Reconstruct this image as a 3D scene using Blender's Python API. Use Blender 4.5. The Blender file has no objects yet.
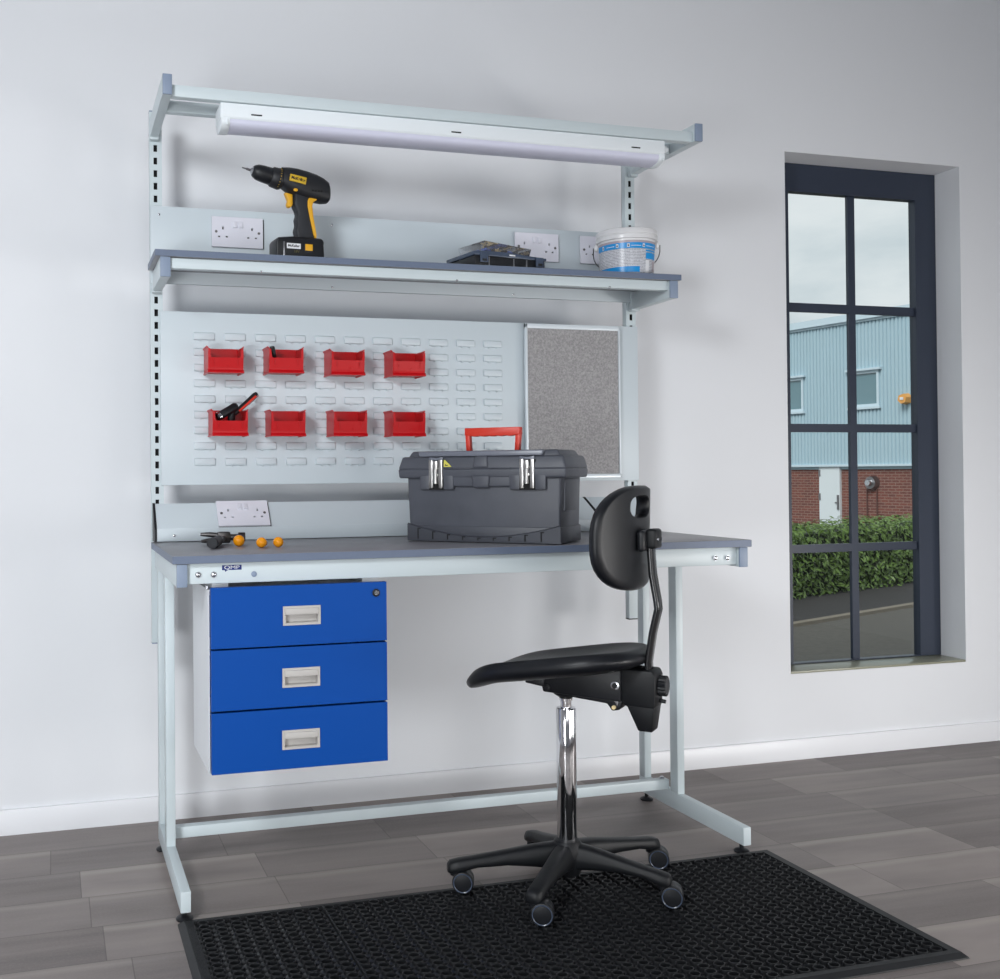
import bpy, bmesh, math, random
from mathutils import Vector, Matrix
random.seed(7)
sc = bpy.context.scene
COL = sc.collection
PI = math.pi

# ------------------------------------------------------------------ helpers
WORLD = {}                                     # object name -> world matrix of a root


class MB:
    """collects shapes into one bmesh"""
    def __init__(self):
        self.bm = bmesh.new()

    def merge(self, t, M=None):
        if M is not None:
            t.transform(M)
        me = bpy.data.meshes.new('tmp')
        t.to_mesh(me)
        t.free()
        self.bm.from_mesh(me)
        bpy.data.meshes.remove(me)
        return self

    def raw(self, verts, faces, bev=0, seg=2, M=None, weld=False):
        t = bmesh.new()
        vs = [t.verts.new(v) for v in verts]
        for f in faces:
            try:
                t.faces.new([vs[i] for i in f])
            except ValueError:
                pass
        if weld:
            bmesh.ops.remove_doubles(t, verts=t.verts[:], dist=1e-6)
        bmesh.ops.recalc_face_normals(t, faces=t.faces[:])
        if bev > 0:
            es = [e for e in t.edges if len(e.link_faces) == 2 and e.calc_face_angle(0) > 0.5]
            bmesh.ops.bevel(t, geom=es, offset=bev, segments=seg, affect='EDGES', profile=0.5, clamp_overlap=True)
        return self.merge(t, M)

    def box(self, x0, x1, y0, y1, z0, z1, bev=0, seg=2, M=None):
        v = [(x, y, z) for z in (z0, z1) for y in (y0, y1) for x in (x0, x1)]
        f = [(0, 1, 3, 2), (4, 6, 7, 5), (0, 4, 5, 1), (2, 3, 7, 6), (0, 2, 6, 4), (1, 5, 7, 3)]
        return self.raw(v, f, bev, seg, M)

    def prism(self, poly, axis, t0, t1, bev=0, seg=2, M=None):
        def P(a, b, t):
            return {'x': (t, a, b), 'y': (a, t, b), 'z': (a, b, t)}[axis]
        n = len(poly)
        v = [P(a, b, t0) for a, b in poly] + [P(a, b, t1) for a, b in poly]
        f = [tuple(range(n)), tuple(range(2 * n - 1, n - 1, -1))]
        f += [(i, (i + 1) % n, n + (i + 1) % n, n + i) for i in range(n)]
        return self.raw(v, f, bev, seg, M)

    def loft(self, rings, cap=True, closed=True, M=None):
        n = len(rings[0])
        v = [p for r in rings for p in r]
        f = []
        for k in range(len(rings) - 1):
            for i in range(n if closed else n - 1):
                j = (i + 1) % n
                f.append((k * n + i, k * n + j, (k + 1) * n + j, (k + 1) * n + i))
        if cap:
            f.append(tuple(range(n)))
            f.append(tuple((len(rings) - 1) * n + i for i in reversed(range(n))))
        return self.raw(v, f, M=M)

    def cyl(self, p0, p1, r0, r1=None, seg=20, bev=0, M=None):
        r1 = r0 if r1 is None else r1
        p0, p1 = Vector(p0), Vector(p1)
        d = (p1 - p0).normalized()
        a = d.orthogonal().normalized()
        b = d.cross(a)
        prof = [(0, r0), (1, r1)]
        L = (p1 - p0).length
        if bev:
            k = bev / L
            prof = [(0, r0 - bev), (k * .3, r0 - bev * .3), (k, r0), (1 - k, r1), (1 - k * .3, r1 - bev * .3), (1, r1 - bev)]
        rings = []
        for t, r in prof:
            c = p0 + (p1 - p0) * t
            rings.append([tuple(c + (a * math.cos(2 * PI * i / seg) + b * math.sin(2 * PI * i / seg)) * r) for i in range(seg)])
        return self.loft(rings, M=M)

    def lathe(self, prof, c=(0, 0, 0), seg=32, M=None, cap=True):
        rings = [[(c[0] + r * math.cos(2 * PI * i / seg), c[1] + r * math.sin(2 * PI * i / seg), c[2] + z) for i in range(seg)] for r, z in prof]
        return self.loft(rings, cap=cap, M=M)

    def tube(self, pts, r, seg=10, ry=None, up=None, M=None):
        pts = [Vector(p) for p in pts]
        rings = []
        prev = None
        for i, p in enumerate(pts):
            d = (pts[min(i + 1, len(pts) - 1)] - pts[max(i - 1, 0)]).normalized()
            if up is not None:
                a = Vector(up).cross(d)
                a = a.normalized() if a.length > 1e-4 else d.orthogonal().normalized()
            elif prev is None:
                a = d.orthogonal().normalized()
            else:
                a = (prev - d * prev.dot(d)).normalized()
            prev = a
            b = d.cross(a)
            rr = r[i] if isinstance(r, (list, tuple)) else r
            r2 = rr if ry is None else ry
            rings.append([tuple(p + a * math.cos(2 * PI * k / seg) * rr + b * math.sin(2 * PI * k / seg) * r2) for k in range(seg)])
        return self.loft(rings, M=M)

    def sphere(self, c, r, seg=20, rings=12, sc3=(1, 1, 1), M=None):
        t = bmesh.new()
        bmesh.ops.create_uvsphere(t, u_segments=seg, v_segments=rings, radius=r)
        for v in t.verts:
            v.co = Vector((v.co.x * sc3[0] + c[0], v.co.y * sc3[1] + c[1], v.co.z * sc3[2] + c[2]))
        return self.merge(t, M)

    def perf(self, xc, zc, hole, ya, yb, axis='y', M=None):
        """plate between ya and yb over the cells xc * zc, without the cells for which hole(i, j)"""
        def P(x, z, t):
            return {'y': (x, t, z), 'x': (t, x, z), 'z': (x, z, t)}[axis]
        nx, nz = len(xc), len(zc)
        v = [P(x, z, t) for t in (ya, yb) for z in zc for x in xc]
        I = lambda i, j, k: k * nx * nz + j * nx + i
        sol = lambda i, j: 0 <= i < nx - 1 and 0 <= j < nz - 1 and not hole(i, j)
        f = []
        for i in range(nx - 1):
            for j in range(nz - 1):
                if not sol(i, j):
                    continue
                for k in (0, 1):
                    f.append((I(i, j, k), I(i + 1, j, k), I(i + 1, j + 1, k), I(i, j + 1, k)))
                if not sol(i - 1, j): f.append((I(i, j, 0), I(i, j + 1, 0), I(i, j + 1, 1), I(i, j, 1)))
                if not sol(i + 1, j): f.append((I(i + 1, j, 0), I(i + 1, j + 1, 0), I(i + 1, j + 1, 1), I(i + 1, j, 1)))
                if not sol(i, j - 1): f.append((I(i, j, 0), I(i + 1, j, 0), I(i + 1, j, 1), I(i, j, 1)))
                if not sol(i, j + 1): f.append((I(i, j + 1, 0), I(i + 1, j + 1, 0), I(i + 1, j + 1, 1), I(i, j + 1, 1)))
        t = bmesh.new()
        vs = [t.verts.new(p) for p in v]
        for q in f:
            t.faces.new([vs[i] for i in q])
        bmesh.ops.delete(t, geom=[x for x in t.verts if not x.link_faces], context='VERTS')
        bmesh.ops.recalc_face_normals(t, faces=t.faces[:])
        return self.merge(t, M)


def obj(name, mb, mat, parent=None, angle=35, local=False, smooth=True):
    """link the collected shapes as ONE mesh; shapes for a child are given in world space unless local"""
    M = Matrix.Identity(4)
    if parent is not None:
        r = parent
        while r.parent is not None:
            r = r.parent
        M = WORLD.get(r.name, M)
        if not local:
            mb.bm.transform(M.inverted())
    me = bpy.data.meshes.new(name)
    mb.bm.to_mesh(me)
    mb.bm.free()
    me.materials.append(mat)
    if smooth:
        me.polygons.foreach_set('use_smooth', [True] * len(me.polygons))
        me.set_sharp_from_angle(angle=math.radians(angle))
    o = bpy.data.objects.new(name, me)
    COL.objects.link(o)
    if parent is not None:
        o.parent = parent
    return o


def tag(o, label, cat, group=None):
    o['label'] = label
    o['category'] = cat
    if group:
        o['group'] = group
    return o


def thing(name, label, cat, loc=(0, 0, 0), rotz=0, group=None):
    o = bpy.data.objects.new(name, None)
    o.empty_display_size = .05
    COL.objects.link(o)
    o.location = loc
    o.rotation_euler = (0, 0, rotz)
    WORLD[o.name] = Matrix.Translation(loc) @ Matrix.Rotation(rotz, 4, 'Z')
    return tag(o, label, cat, group)


def struct(o):
    o['kind'] = 'structure'
    return o


def copy_tree(o, parent=None):
    c = o.copy()
    COL.objects.link(c)
    if parent is not None:
        c.parent = parent
    for ch in list(o.children):
        copy_tree(ch, c)
    return c


def text(name, s, size, mat, parent, M, depth=.0003, squash=1.0, bold=0.0):
    cu = bpy.data.curves.new(name, 'FONT')
    cu.body = s
    cu.size = size
    cu.extrude = depth
    cu.offset = bold
    cu.align_x = 'CENTER'
    cu.align_y = 'CENTER'
    tmp = bpy.data.objects.new('tmp_text', cu)
    COL.objects.link(tmp)
    bpy.context.view_layer.update()
    me = bpy.data.meshes.new_from_object(tmp.evaluated_get(bpy.context.evaluated_depsgraph_get()))
    bpy.data.objects.remove(tmp)
    me.transform(M @ Matrix.Diagonal((squash, 1, 1, 1)))
    r = parent
    while r.parent is not None:
        r = r.parent
    me.transform(WORLD.get(r.name, Matrix.Identity(4)).inverted())
    me.materials.clear()
    me.materials.append(mat)
    me.name = name
    o = bpy.data.objects.new(name, me)
    COL.objects.link(o)
    o.parent = parent
    return o


# ------------------------------------------------------------------ materials
def lin(r, g, b):
    f = lambda c: (c / 255 / 12.92) if c / 255 <= .04045 else ((c / 255 + .055) / 1.055) ** 2.4
    return (f(r), f(g), f(b))


def mat(name, col, rough=.5, metal=0, var=0.0, vscale=40, bump=0, bscale=200, spec=.5, coat=0, rvar=0):
    m = bpy.data.materials.new(name)
    m.use_nodes = True
    nt = m.node_tree
    p = nt.nodes['Principled BSDF']
    p.inputs['Base Color'].default_value = (*col, 1)
    p.inputs['Roughness'].default_value = rough
    p.inputs['Metallic'].default_value = metal
    p.inputs['Specular IOR Level'].default_value = spec
    p.inputs['Coat Weight'].default_value = coat
    tc = nt.nodes.new('ShaderNodeTexCoord')
    if var or rvar:
        n = nt.nodes.new('ShaderNodeTexNoise')
        n.inputs['Scale'].default_value = vscale
        n.inputs['Detail'].default_value = 5
        nt.links.new(tc.outputs['Object'], n.inputs['Vector'])
        if var:
            mx = nt.nodes.new('ShaderNodeMix')
            mx.data_type = 'RGBA'
            mx.inputs[6].default_value = (*[max(0, c * (1 - var)) for c in col], 1)
            mx.inputs[7].default_value = (*[min(1, c * (1 + var)) for c in col], 1)
            nt.links.new(n.outputs['Fac'], mx.inputs[0])
            nt.links.new(mx.outputs[2], p.inputs['Base Color'])
        if rvar:
            mr = nt.nodes.new('ShaderNodeMapRange')
            mr.inputs['To Min'].default_value = max(.02, rough - rvar)
            mr.inputs['To Max'].default_value = min(1, rough + rvar)
            nt.links.new(n.outputs['Fac'], mr.inputs['Value'])
            nt.links.new(mr.outputs[0], p.inputs['Roughness'])
    if bump:
        n2 = nt.nodes.new('ShaderNodeTexNoise')
        n2.inputs['Scale'].default_value = bscale
        n2.inputs['Detail'].default_value = 4
        nt.links.new(tc.outputs['Object'], n2.inputs['Vector'])
        b = nt.nodes.new('ShaderNodeBump')
        b.inputs['Strength'].default_value = bump
        b.inputs['Distance'].default_value = .002
        nt.links.new(n2.outputs['Fac'], b.inputs['Height'])
        nt.links.new(b.outputs['Normal'], p.inputs['Normal'])
    return m


def clear_mat(name, tint, gloss_rough=.02, haze=0.0, haze_col=(.8, .8, .8)):
    """see-through plastic or glass: a tinted pass-through with fresnel reflection and some haze"""
    m = bpy.data.materials.new(name)
    m.use_nodes = True
    nt = m.node_tree
    nt.nodes.remove(nt.nodes['Principled BSDF'])
    out = nt.nodes['Material Output']
    tr = nt.nodes.new('ShaderNodeBsdfTransparent')
    tr.inputs[0].default_value = (*tint, 1)
    base = tr.outputs[0]
    if haze:
        df = nt.nodes.new('ShaderNodeBsdfDiffuse')
        df.inputs[0].default_value = (*haze_col, 1)
        mx = nt.nodes.new('ShaderNodeMixShader')
        mx.inputs[0].default_value = haze
        nt.links.new(base, mx.inputs[1])
        nt.links.new(df.outputs[0], mx.inputs[2])
        base = mx.outputs[0]
    gl = nt.nodes.new('ShaderNodeBsdfGlossy')
    gl.inputs['Roughness'].default_value = gloss_rough
    fr = nt.nodes.new('ShaderNodeFresnel')
    fr.inputs[0].default_value = 1.45
    m2 = nt.nodes.new('ShaderNodeMixShader')
    nt.links.new(fr.outputs[0], m2.inputs[0])
    nt.links.new(base, m2.inputs[1])
    nt.links.new(gl.outputs[0], m2.inputs[2])
    nt.links.new(m2.outputs[0], out.inputs[0])
    return m


class NT:
    def __init__(self, m):
        self.nt = m.node_tree

    def n(self, t, **k):
        x = self.nt.nodes.new(t)
        for a, b in k.items():
            setattr(x, a, b)
        return x

    def l(self, a, b):
        self.nt.links.new(a, b)

    def math(self, op, a, b=None, c=None):
        x = self.n('ShaderNodeMath', operation=op)
        for i, v in enumerate((a, b, c)):
            if v is None:
                continue
            if isinstance(v, (int, float)):
                x.inputs[i].default_value = v
            else:
                self.l(v, x.inputs[i])
        return x.outputs[0]

    def comb(self, x, y, z=0):
        c = self.n('ShaderNodeCombineXYZ')
        for i, v in enumerate((x, y, z)):
            if isinstance(v, (int, float)):
                c.inputs[i].default_value = v
            else:
                self.l(v, c.inputs[i])
        return c.outputs[0]

    def noise(self, v, scale, detail=4, rough=.5):
        n = self.n('ShaderNodeTexNoise')
        n.inputs['Scale'].default_value = scale
        n.inputs['Detail'].default_value = detail
        n.inputs['Roughness'].default_value = rough
        self.l(v, n.inputs['Vector'])
        return n.outputs['Fac']

    def ramp(self, f, stops):
        r = self.n('ShaderNodeValToRGB')
        e = r.color_ramp.elements
        e[0].position, e[0].color = stops[0][0], (*stops[0][1], 1)
        e[1].position, e[1].color = stops[-1][0], (*stops[-1][1], 1)
        for p, c in stops[1:-1]:
            q = e.new(p)
            q.color = (*c, 1)
        self.l(f, r.inputs[0])
        return r.outputs[0]

    def mix(self, f, a, b, blend='MIX'):
        x = self.n('ShaderNodeMix', data_type='RGBA', blend_type=blend)
        for i, v in ((0, f), (6, a), (7, b)):
            if isinstance(v, (int, float)):
                x.inputs[i].default_value = v
            elif isinstance(v, tuple):
                x.inputs[i].default_value = (*v, 1)
            else:
                self.l(v, x.inputs[i])
        return x.outputs[2]


def floor_material():
    m = bpy.data.materials.new('grey plank flooring')
    m.use_nodes = True
    t = NT(m)
    p = m.node_tree.nodes['Principled BSDF']
    tc = t.n('ShaderNodeTexCoord')
    s = t.n('ShaderNodeSeparateXYZ')
    t.l(tc.outputs['Object'], s.inputs[0])
    W, L = .178, .46
    ry = t.math('DIVIDE', t.math('SUBTRACT', s.outputs[1], .005), W)
    row = t.math('FLOOR', ry)
    wn = t.n('ShaderNodeTexWhiteNoise', noise_dimensions='1D')
    t.l(row, wn.inputs['W'])
    cx = t.math('ADD', t.math('DIVIDE', s.outputs[0], L), t.math('MULTIPLY', wn.outputs['Value'], 3.7))
    col = t.math('FLOOR', cx)
    fy = t.math('FRACT', ry)
    fx = t.math('FRACT', cx)
    w2 = t.n('ShaderNodeTexWhiteNoise', noise_dimensions='2D')
    t.l(t.comb(row, col), w2.inputs['Vector'])
    # long faint grain and cloudy wear, different on every plank
    off = t.math('MULTIPLY', w2.outputs['Value'], 31.0)
    g = t.noise(t.comb(t.math('ADD', t.math('MULTIPLY', s.outputs[0], 1.6), off), t.math('MULTIPLY', s.outputs[1], 22.0), off), 1.0, 5, .6)
    cl = t.noise(t.comb(t.math('ADD', t.math('MULTIPLY', s.outputs[0], 2.2), off), t.math('MULTIPLY', s.outputs[1], 7.0), off), 1.0, 3, .5)
    fine = t.noise(tc.outputs['Object'], 160, 3, .6)
    base = t.ramp(w2.outputs['Value'], [(0, lin(110, 102, 101)), (.35, lin(127, 119, 117)), (.7, lin(142, 133, 130)), (1, lin(163, 153, 149))])
    c = t.mix(t.math('MULTIPLY', t.math('SUBTRACT', g, .38), 1.3), base, lin(156, 147, 141))
    c = t.mix(t.math('MULTIPLY', t.math('SUBTRACT', cl, .4), 1.3), c, lin(86, 80, 80))
    c = t.mix(t.math('MULTIPLY', t.math('SUBTRACT', fine, .45), .6), c, lin(160, 152, 146))
    # pale worn band along one long side of the planks
    wob = t.math('MULTIPLY', t.math('SUBTRACT', t.noise(t.comb(s.outputs[0], row), 5, 2), .5), .16)
    band = t.math('SUBTRACT', 1.0, t.math('MULTIPLY', t.math('ABSOLUTE', t.math('SUBTRACT', fy, t.math('ADD', .9, wob))), 9.0))
    band = t.math('MAXIMUM', band, 0.0)
    c = t.mix(t.math('MULTIPLY', t.math('MULTIPLY', band, w2.outputs['Value']), .6), c, lin(176, 167, 160))
    ey = t.math('MINIMUM', t.math('MULTIPLY', t.math('MINIMUM', fy, t.math('SUBTRACT', 1.0, fy)), W), t.math('MULTIPLY', t.math('MINIMUM', fx, t.math('SUBTRACT', 1.0, fx)), L))
    seam = t.math('LESS_THAN', ey, .0012)
    c = t.mix(t.math('MULTIPLY', seam, .55), c, lin(80, 74, 72))
    t.l(c, p.inputs['Base Color'])
    p.inputs['Roughness'].default_value = .5
    p.inputs['Specular IOR Level'].default_value = .4
    b = t.n('ShaderNodeBump')
    b.inputs['Strength'].default_value = .15
    b.inputs['Distance'].default_value = .001
    t.l(t.math('SUBTRACT', fine, t.math('MULTIPLY', seam, 2.0)), b.inputs['Height'])
    t.l(b.outputs[0], p.inputs['Normal'])
    return m


def brick_material():
    m = bpy.data.materials.new('red brown brickwork')
    m.use_nodes = True
    t = NT(m)
    p = m.node_tree.nodes['Principled BSDF']
    tc = t.n('ShaderNodeTexCoord')
    s = t.n('ShaderNodeSeparateXYZ')
    t.l(tc.outputs['Object'], s.inputs[0])
    b = t.n('ShaderNodeTexBrick')
    t.l(t.comb(s.outputs[0], s.outputs[2]), b.inputs['Vector'])
    b.inputs['Color1'].default_value = (*lin(128, 74, 62), 1)
    b.inputs['Color2'].default_value = (*lin(104, 62, 56), 1)
    b.inputs['Mortar'].default_value = (*lin(150, 128, 118), 1)
    b.inputs['Scale'].default_value = 1
    b.inputs['Brick Width'].default_value = .23
    b.inputs['Row Height'].default_value = .078
    b.inputs['Mortar Size'].default_value = .009
    n = t.noise(tc.outputs['Object'], 3, 4)
    t.l(t.mix(t.math('MULTIPLY', n, .35), b.outputs['Color'], lin(84, 52, 48)), p.inputs['Base Color'])
    p.inputs['Roughness'].default_value = .9
    return m


def cork_material():
    m = bpy.data.materials.new('grey felt pin board')
    m.use_nodes = True
    t = NT(m)
    p = m.node_tree.nodes['Principled BSDF']
    tc = t.n('ShaderNodeTexCoord')
    n = t.noise(tc.outputs['Object'], 170, 5, .7)
    n2 = t.noise(tc.outputs['Object'], 28, 3, .6)
    c = t.ramp(n, [(.3, lin(128, 126, 128)), (.5, lin(158, 156, 157)), (.7, lin(184, 182, 182))])
    c = t.mix(t.math('MULTIPLY', n2, .3), c, lin(140, 138, 140))
    t.l(c, p.inputs['Base Color'])
    p.inputs['Roughness'].default_value = .95
    b = t.n('ShaderNodeBump')
    b.inputs['Strength'].default_value = .5
    b.inputs['Distance'].default_value = .002
    t.l(n, b.inputs['Height'])
    t.l(b.outputs[0], p.inputs['Normal'])
    return m


def print_material():
    """rows of small grey print on white paper"""
    m = bpy.data.materials.new('white label with grey print')
    m.use_nodes = True
    t = NT(m)
    p = m.node_tree.nodes['Principled BSDF']
    tc = t.n('ShaderNodeTexCoord')
    s = t.n('ShaderNodeSeparateXYZ')
    t.l(tc.outputs['Object'], s.inputs[0])
    ang = t.math('ARCTAN2', s.outputs[1], s.outputs[0])
    rows = t.math('DIVIDE', s.outputs[2], .0044)
    line = t.math('LESS_THAN', t.math('FRACT', rows), .55)
    words = t.noise(t.comb(t.math('MULTIPLY', ang, 60.0), t.math('MULTIPLY', t.math('FLOOR', rows), 7.3)), 1.0, 2)
    ink = t.math('MULTIPLY', line, t.math('GREATER_THAN', words, .42))
    t.l(t.mix(t.math('MULTIPLY', ink, .75), lin(214, 216, 222), lin(120, 122, 135)), p.inputs['Base Color'])
    p.inputs['Roughness'].default_value = .3
    return m


M_wall = mat('white painted wall', (.785, .80, .83), .65, var=.012, vscale=3, bump=.05, bscale=60, spec=.3)
M_ceiling = mat('white ceiling paint', (.55, .55, .57), .9)
M_skirt = mat('white gloss skirting', (.82, .83, .86), .35)
M_floor = floor_material()
M_metal = mat('pale grey powder coat', lin(203, 214, 218), .38, var=.02, vscale=6, bump=.04, bscale=900)
M_panel = mat('pale blue grey panel paint', lin(203, 213, 219), .36, var=.015, vscale=5, bump=.03, bscale=900)
M_top = mat('grey laminate', lin(132, 132, 138), .36, var=.05, vscale=300, rvar=.05)
M_edge = mat('blue grey edge banding', lin(104, 116, 138), .45, var=.05, vscale=80)
M_cap = mat('blue grey plastic cap', lin(134, 148, 170), .45)
M_black = mat('black plastic', (.010, .011, .014), .42, spec=.4, var=.3, vscale=30, bump=.05, bscale=700)
M_opening_shade = mat('opening shade', (.004, .004, .005), .8)  # near-black colour standing for the shade inside slots, gaps and holes
M_seat = mat('black polyurethane foam', (.008, .009, .012), .38, spec=.4, bump=.08, bscale=900, rvar=.06, vscale=12)
M_arm = mat('black nylon', (.008, .009, .011), .48, spec=.35, bump=.08, bscale=600)
M_chrome = mat('polished chrome', (.82, .82, .84), .07, 1)
M_steel = mat('zinc plated steel', (.62, .63, .66), .25, 1)
M_dsteel = mat('dull forged steel', (.30, .29, .30), .38, 1, var=.3, vscale=60)
M_nickel = mat('nickel plated latch', (.50, .49, .48), .3, 1)
M_blue = mat('blue painted steel', lin(0, 73, 160), .5, var=.03, vscale=5, bump=.03, bscale=900, spec=.2)
M_white = mat('white painted steel', lin(228, 230, 234), .4)
M_handle = mat('grey beige plastic', lin(192, 188, 184), .42)
M_handle_in = mat('grey beige plastic recess', lin(186, 182, 178), .5)
M_red = mat('red polypropylene', lin(190, 14, 22), .36, spec=.35, var=.06, vscale=30)
M_redhandle = mat('red plastic handle', lin(214, 54, 34), .4)
M_box = mat('charcoal toolbox plastic', lin(77, 80, 89), .45, var=.24, vscale=17, rvar=.14, bump=.06, bscale=500)
M_boxdark = mat('dark toolbox plastic', lin(66, 69, 78), .45, var=.1, vscale=14, rvar=.1)
M_lidclear = mat('smoky lid window', lin(112, 116, 128), .3)
M_socket = mat('white socket plastic', lin(226, 226, 236), .3)
M_orange = mat('glossy orange', lin(250, 160, 12), .22)
M_yellow = mat('yellow rubber', lin(226, 168, 34), .45)
M_ylabel = mat('yellow label', lin(208, 170, 42), .5)
M_drill = mat('black drill housing', (.010, .011, .014), .5, bump=.05, bscale=900)
M_drillgrip = mat('dark grey rubber grip', (.017, .019, .024), .6)
M_label_w = mat('white label', lin(226, 228, 232), .4)
M_ink = mat('black ink', (.01, .01, .012), .5)
M_inkgrey = mat('dim yellow print', lin(96, 88, 46), .5)
M_navy = mat('navy sticker', lin(22, 44, 112), .4)
M_pail = mat('white bucket plastic', lin(224, 224, 226), .28)
M_pailtan = mat('cream bucket side', lin(206, 198, 188), .35)
M_cyan = mat('blue label print', lin(20, 146, 218), .3)
M_pinkgrey = mat('mauve label band', lin(176, 164, 172), .35)
M_print = print_material()
M_diff = mat('lavender grey diffuser', lin(214, 215, 233), .3)
M_lightbody = mat('white light housing', lin(234, 240, 244), .35)
M_alu = mat('brushed aluminium', (.78, .80, .83), .3, 1)
M_alupaint = mat('satin aluminium trim', lin(220, 228, 234), .3, .1)
M_cork = cork_material()
M_caseblack = mat('black organiser plastic', (.014, .015, .018), .4)
M_caselid = mat('smoky blue lid', lin(72, 83, 102), .25)
M_clear = clear_mat('clear tray plastic', (.97, .97, .98), .08, .10, (.82, .81, .84))
M_brass = mat('brass fixings', lin(250, 226, 172), .35)
M_bluebit = mat('blue plastic plugs', lin(90, 120, 205), .4)
M_mat = mat('black rubber mat', (.008, .009, .011), .55, bump=.1, bscale=400)
M_matring = mat('black rubber mesh', (.012, .013, .015), .40)
M_frame = mat('dark blue grey window paint', lin(46, 54, 70), .4)
M_sill = mat('olive stone sill', lin(150, 150, 132), .3)
M_glass = clear_mat('window glass', (.90, .93, .93), .0)
M_road = mat('tarmac', lin(88, 85, 80), .95, var=.35, vscale=30, bump=.4, bscale=60)
M_kerb = mat('concrete kerb', lin(124, 116, 104), .9, var=.15, vscale=20)
M_soil = mat('dark soil', lin(52, 50, 50), .95, var=.4, vscale=12)
M_leaf = mat('laurel leaf', lin(92, 118, 52), .4, var=.35, vscale=3)
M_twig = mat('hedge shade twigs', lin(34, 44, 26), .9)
M_clad = mat('pale blue grey cladding', lin(168, 193, 204), .5, var=.03, vscale=1)
M_trimw = mat('pale eaves trim', lin(196, 214, 224), .5)
M_brick = brick_material()
M_door = mat('white door paint', lin(214, 222, 226), .5)
M_winglass = mat('dark outside glazing', lin(96, 130, 140), .06, 0, spec=1.0)
M_alarm = mat('orange alarm box', lin(224, 160, 80), .4)
M_sticker = mat('yellow sticker', lin(216, 208, 92), .45)

# ------------------------------------------------------------------ room
XL, XR, YF, ZC = -2.7, 4.8, -5.4, 3.3
WX0, WX1, WZ0, WZ1 = 2.3985, 3.171, .3094, 2.1608
mb = MB()
mb.perf([XL - .2, WX0, WX1, XR + .2], [-.2, WZ0 - .008, WZ1, ZC + .2], lambda i, j: i == 1 and j == 1, 0, .150)
struct(obj('wall_back', mb, M_wall, smooth=False))
mb = MB(); mb.box(XL - .2, XL, YF, -.001, -.2, ZC); struct(obj('wall_left', mb, M_wall, smooth=False))
mb = MB(); mb.box(XR, XR + .2, YF, -.001, -.2, ZC); struct(obj('wall_right', mb, M_wall, smooth=False))
mb = MB(); mb.box(XL - .2, XR + .2, YF - .2, YF - .001, -.2, ZC); struct(obj('wall_front', mb, M_wall, smooth=False))
mb = MB(); mb.box(XL, XR, YF, -.001, -.2, 0); struct(obj('floor', mb, M_floor, smooth=False))
mb = MB(); mb.box(XL - .2, XR + .2, YF - .2, -.001, ZC + .001, ZC + .2); struct(obj('ceiling', mb, M_ceiling, smooth=False))
mb = MB()
mb.prism([(-.0005, .0005), (-.013, .0005), (-.013, .066), (-.010, .072), (-.0005, .072)], 'x', XL + .001, XR - .001)
struct(obj('baseboard_back', mb, M_skirt))

# window in the back wall: frame, glass, sill
FRB = .150
xc = [WX0 + .001, 2.502, 2.7735, 2.804, 3.0745, WX1 - .001]
zc = [WZ0 + .001, WZ0 + .004, .717, .747, 1.165, 1.196, 1.612, 1.645, 2.056, WZ1 - .001]
mb = MB()
mb.perf([xc[0], xc[1], xc[4], xc[5]], [zc[0], zc[1], zc[8], zc[9]], lambda i, j: i == 1 and j == 1, .114, .146)
mb.perf(xc[1:5], zc[1:9], lambda i, j: i in (0, 2) and j in (0, 2, 4, 6), .124, .137)
win = struct(obj('window_1', mb, M_frame, smooth=False))
mb = MB()
for x0, x1 in ((xc[1], xc[2]), (xc[3], xc[4])):
    for z0, z1 in ((zc[1], zc[2]), (zc[3], zc[4]), (zc[5], zc[6]), (zc[7], zc[8])):
        mb.raw([(x0, .131, z0), (x1, .131, z0), (x1, .131, z1), (x0, .131, z1)], [(0, 1, 2, 3)])
obj('window_glass', mb, M_glass, win, smooth=False)
mb = MB(); mb.box(WX0 + .001, WX1 - .001, .001, .148, WZ0 - .0078, WZ0, bev=.001)
obj('window_sill', mb, M_sill, win)

# ------------------------------------------------------------------ workbench
Z = .84
x0, x1, yf, yb, tt = .1448, 1.6859, -.748, -.2112, .0192
bench = thing('workbench', 'tall pale grey steel workbench with grey worktop, louvred back panel and upper shelf', 'workbench', (.915, -.48, 0))
mb = MB(); mb.box(x0, x1, yf, yb, Z - tt, Z, bev=.0012)
wt = obj('worktop', mb, M_top, bench)
mb = MB()
mb.perf([x0 - .0008, x0 - .0001, x1 + .0001, x1 + .0008], [yf - .0008, yf - .0001, yb], lambda i, j: i == 1 and j == 1, Z - tt + .0008, Z - .0008, axis='z')
obj('edge_band', mb, M_edge, wt)
zu = Z - tt
FL, FR, W = .1572, 1.6735, .0241


def bolt(mb, x, y, z, r=.006):
    mb.cyl((x, y + .002, z), (x, y - .002, z), r * 1.15, seg=18)
    mb.sphere((x, y - .002, z), r, 14, 8, (1, .55, 1))


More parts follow.
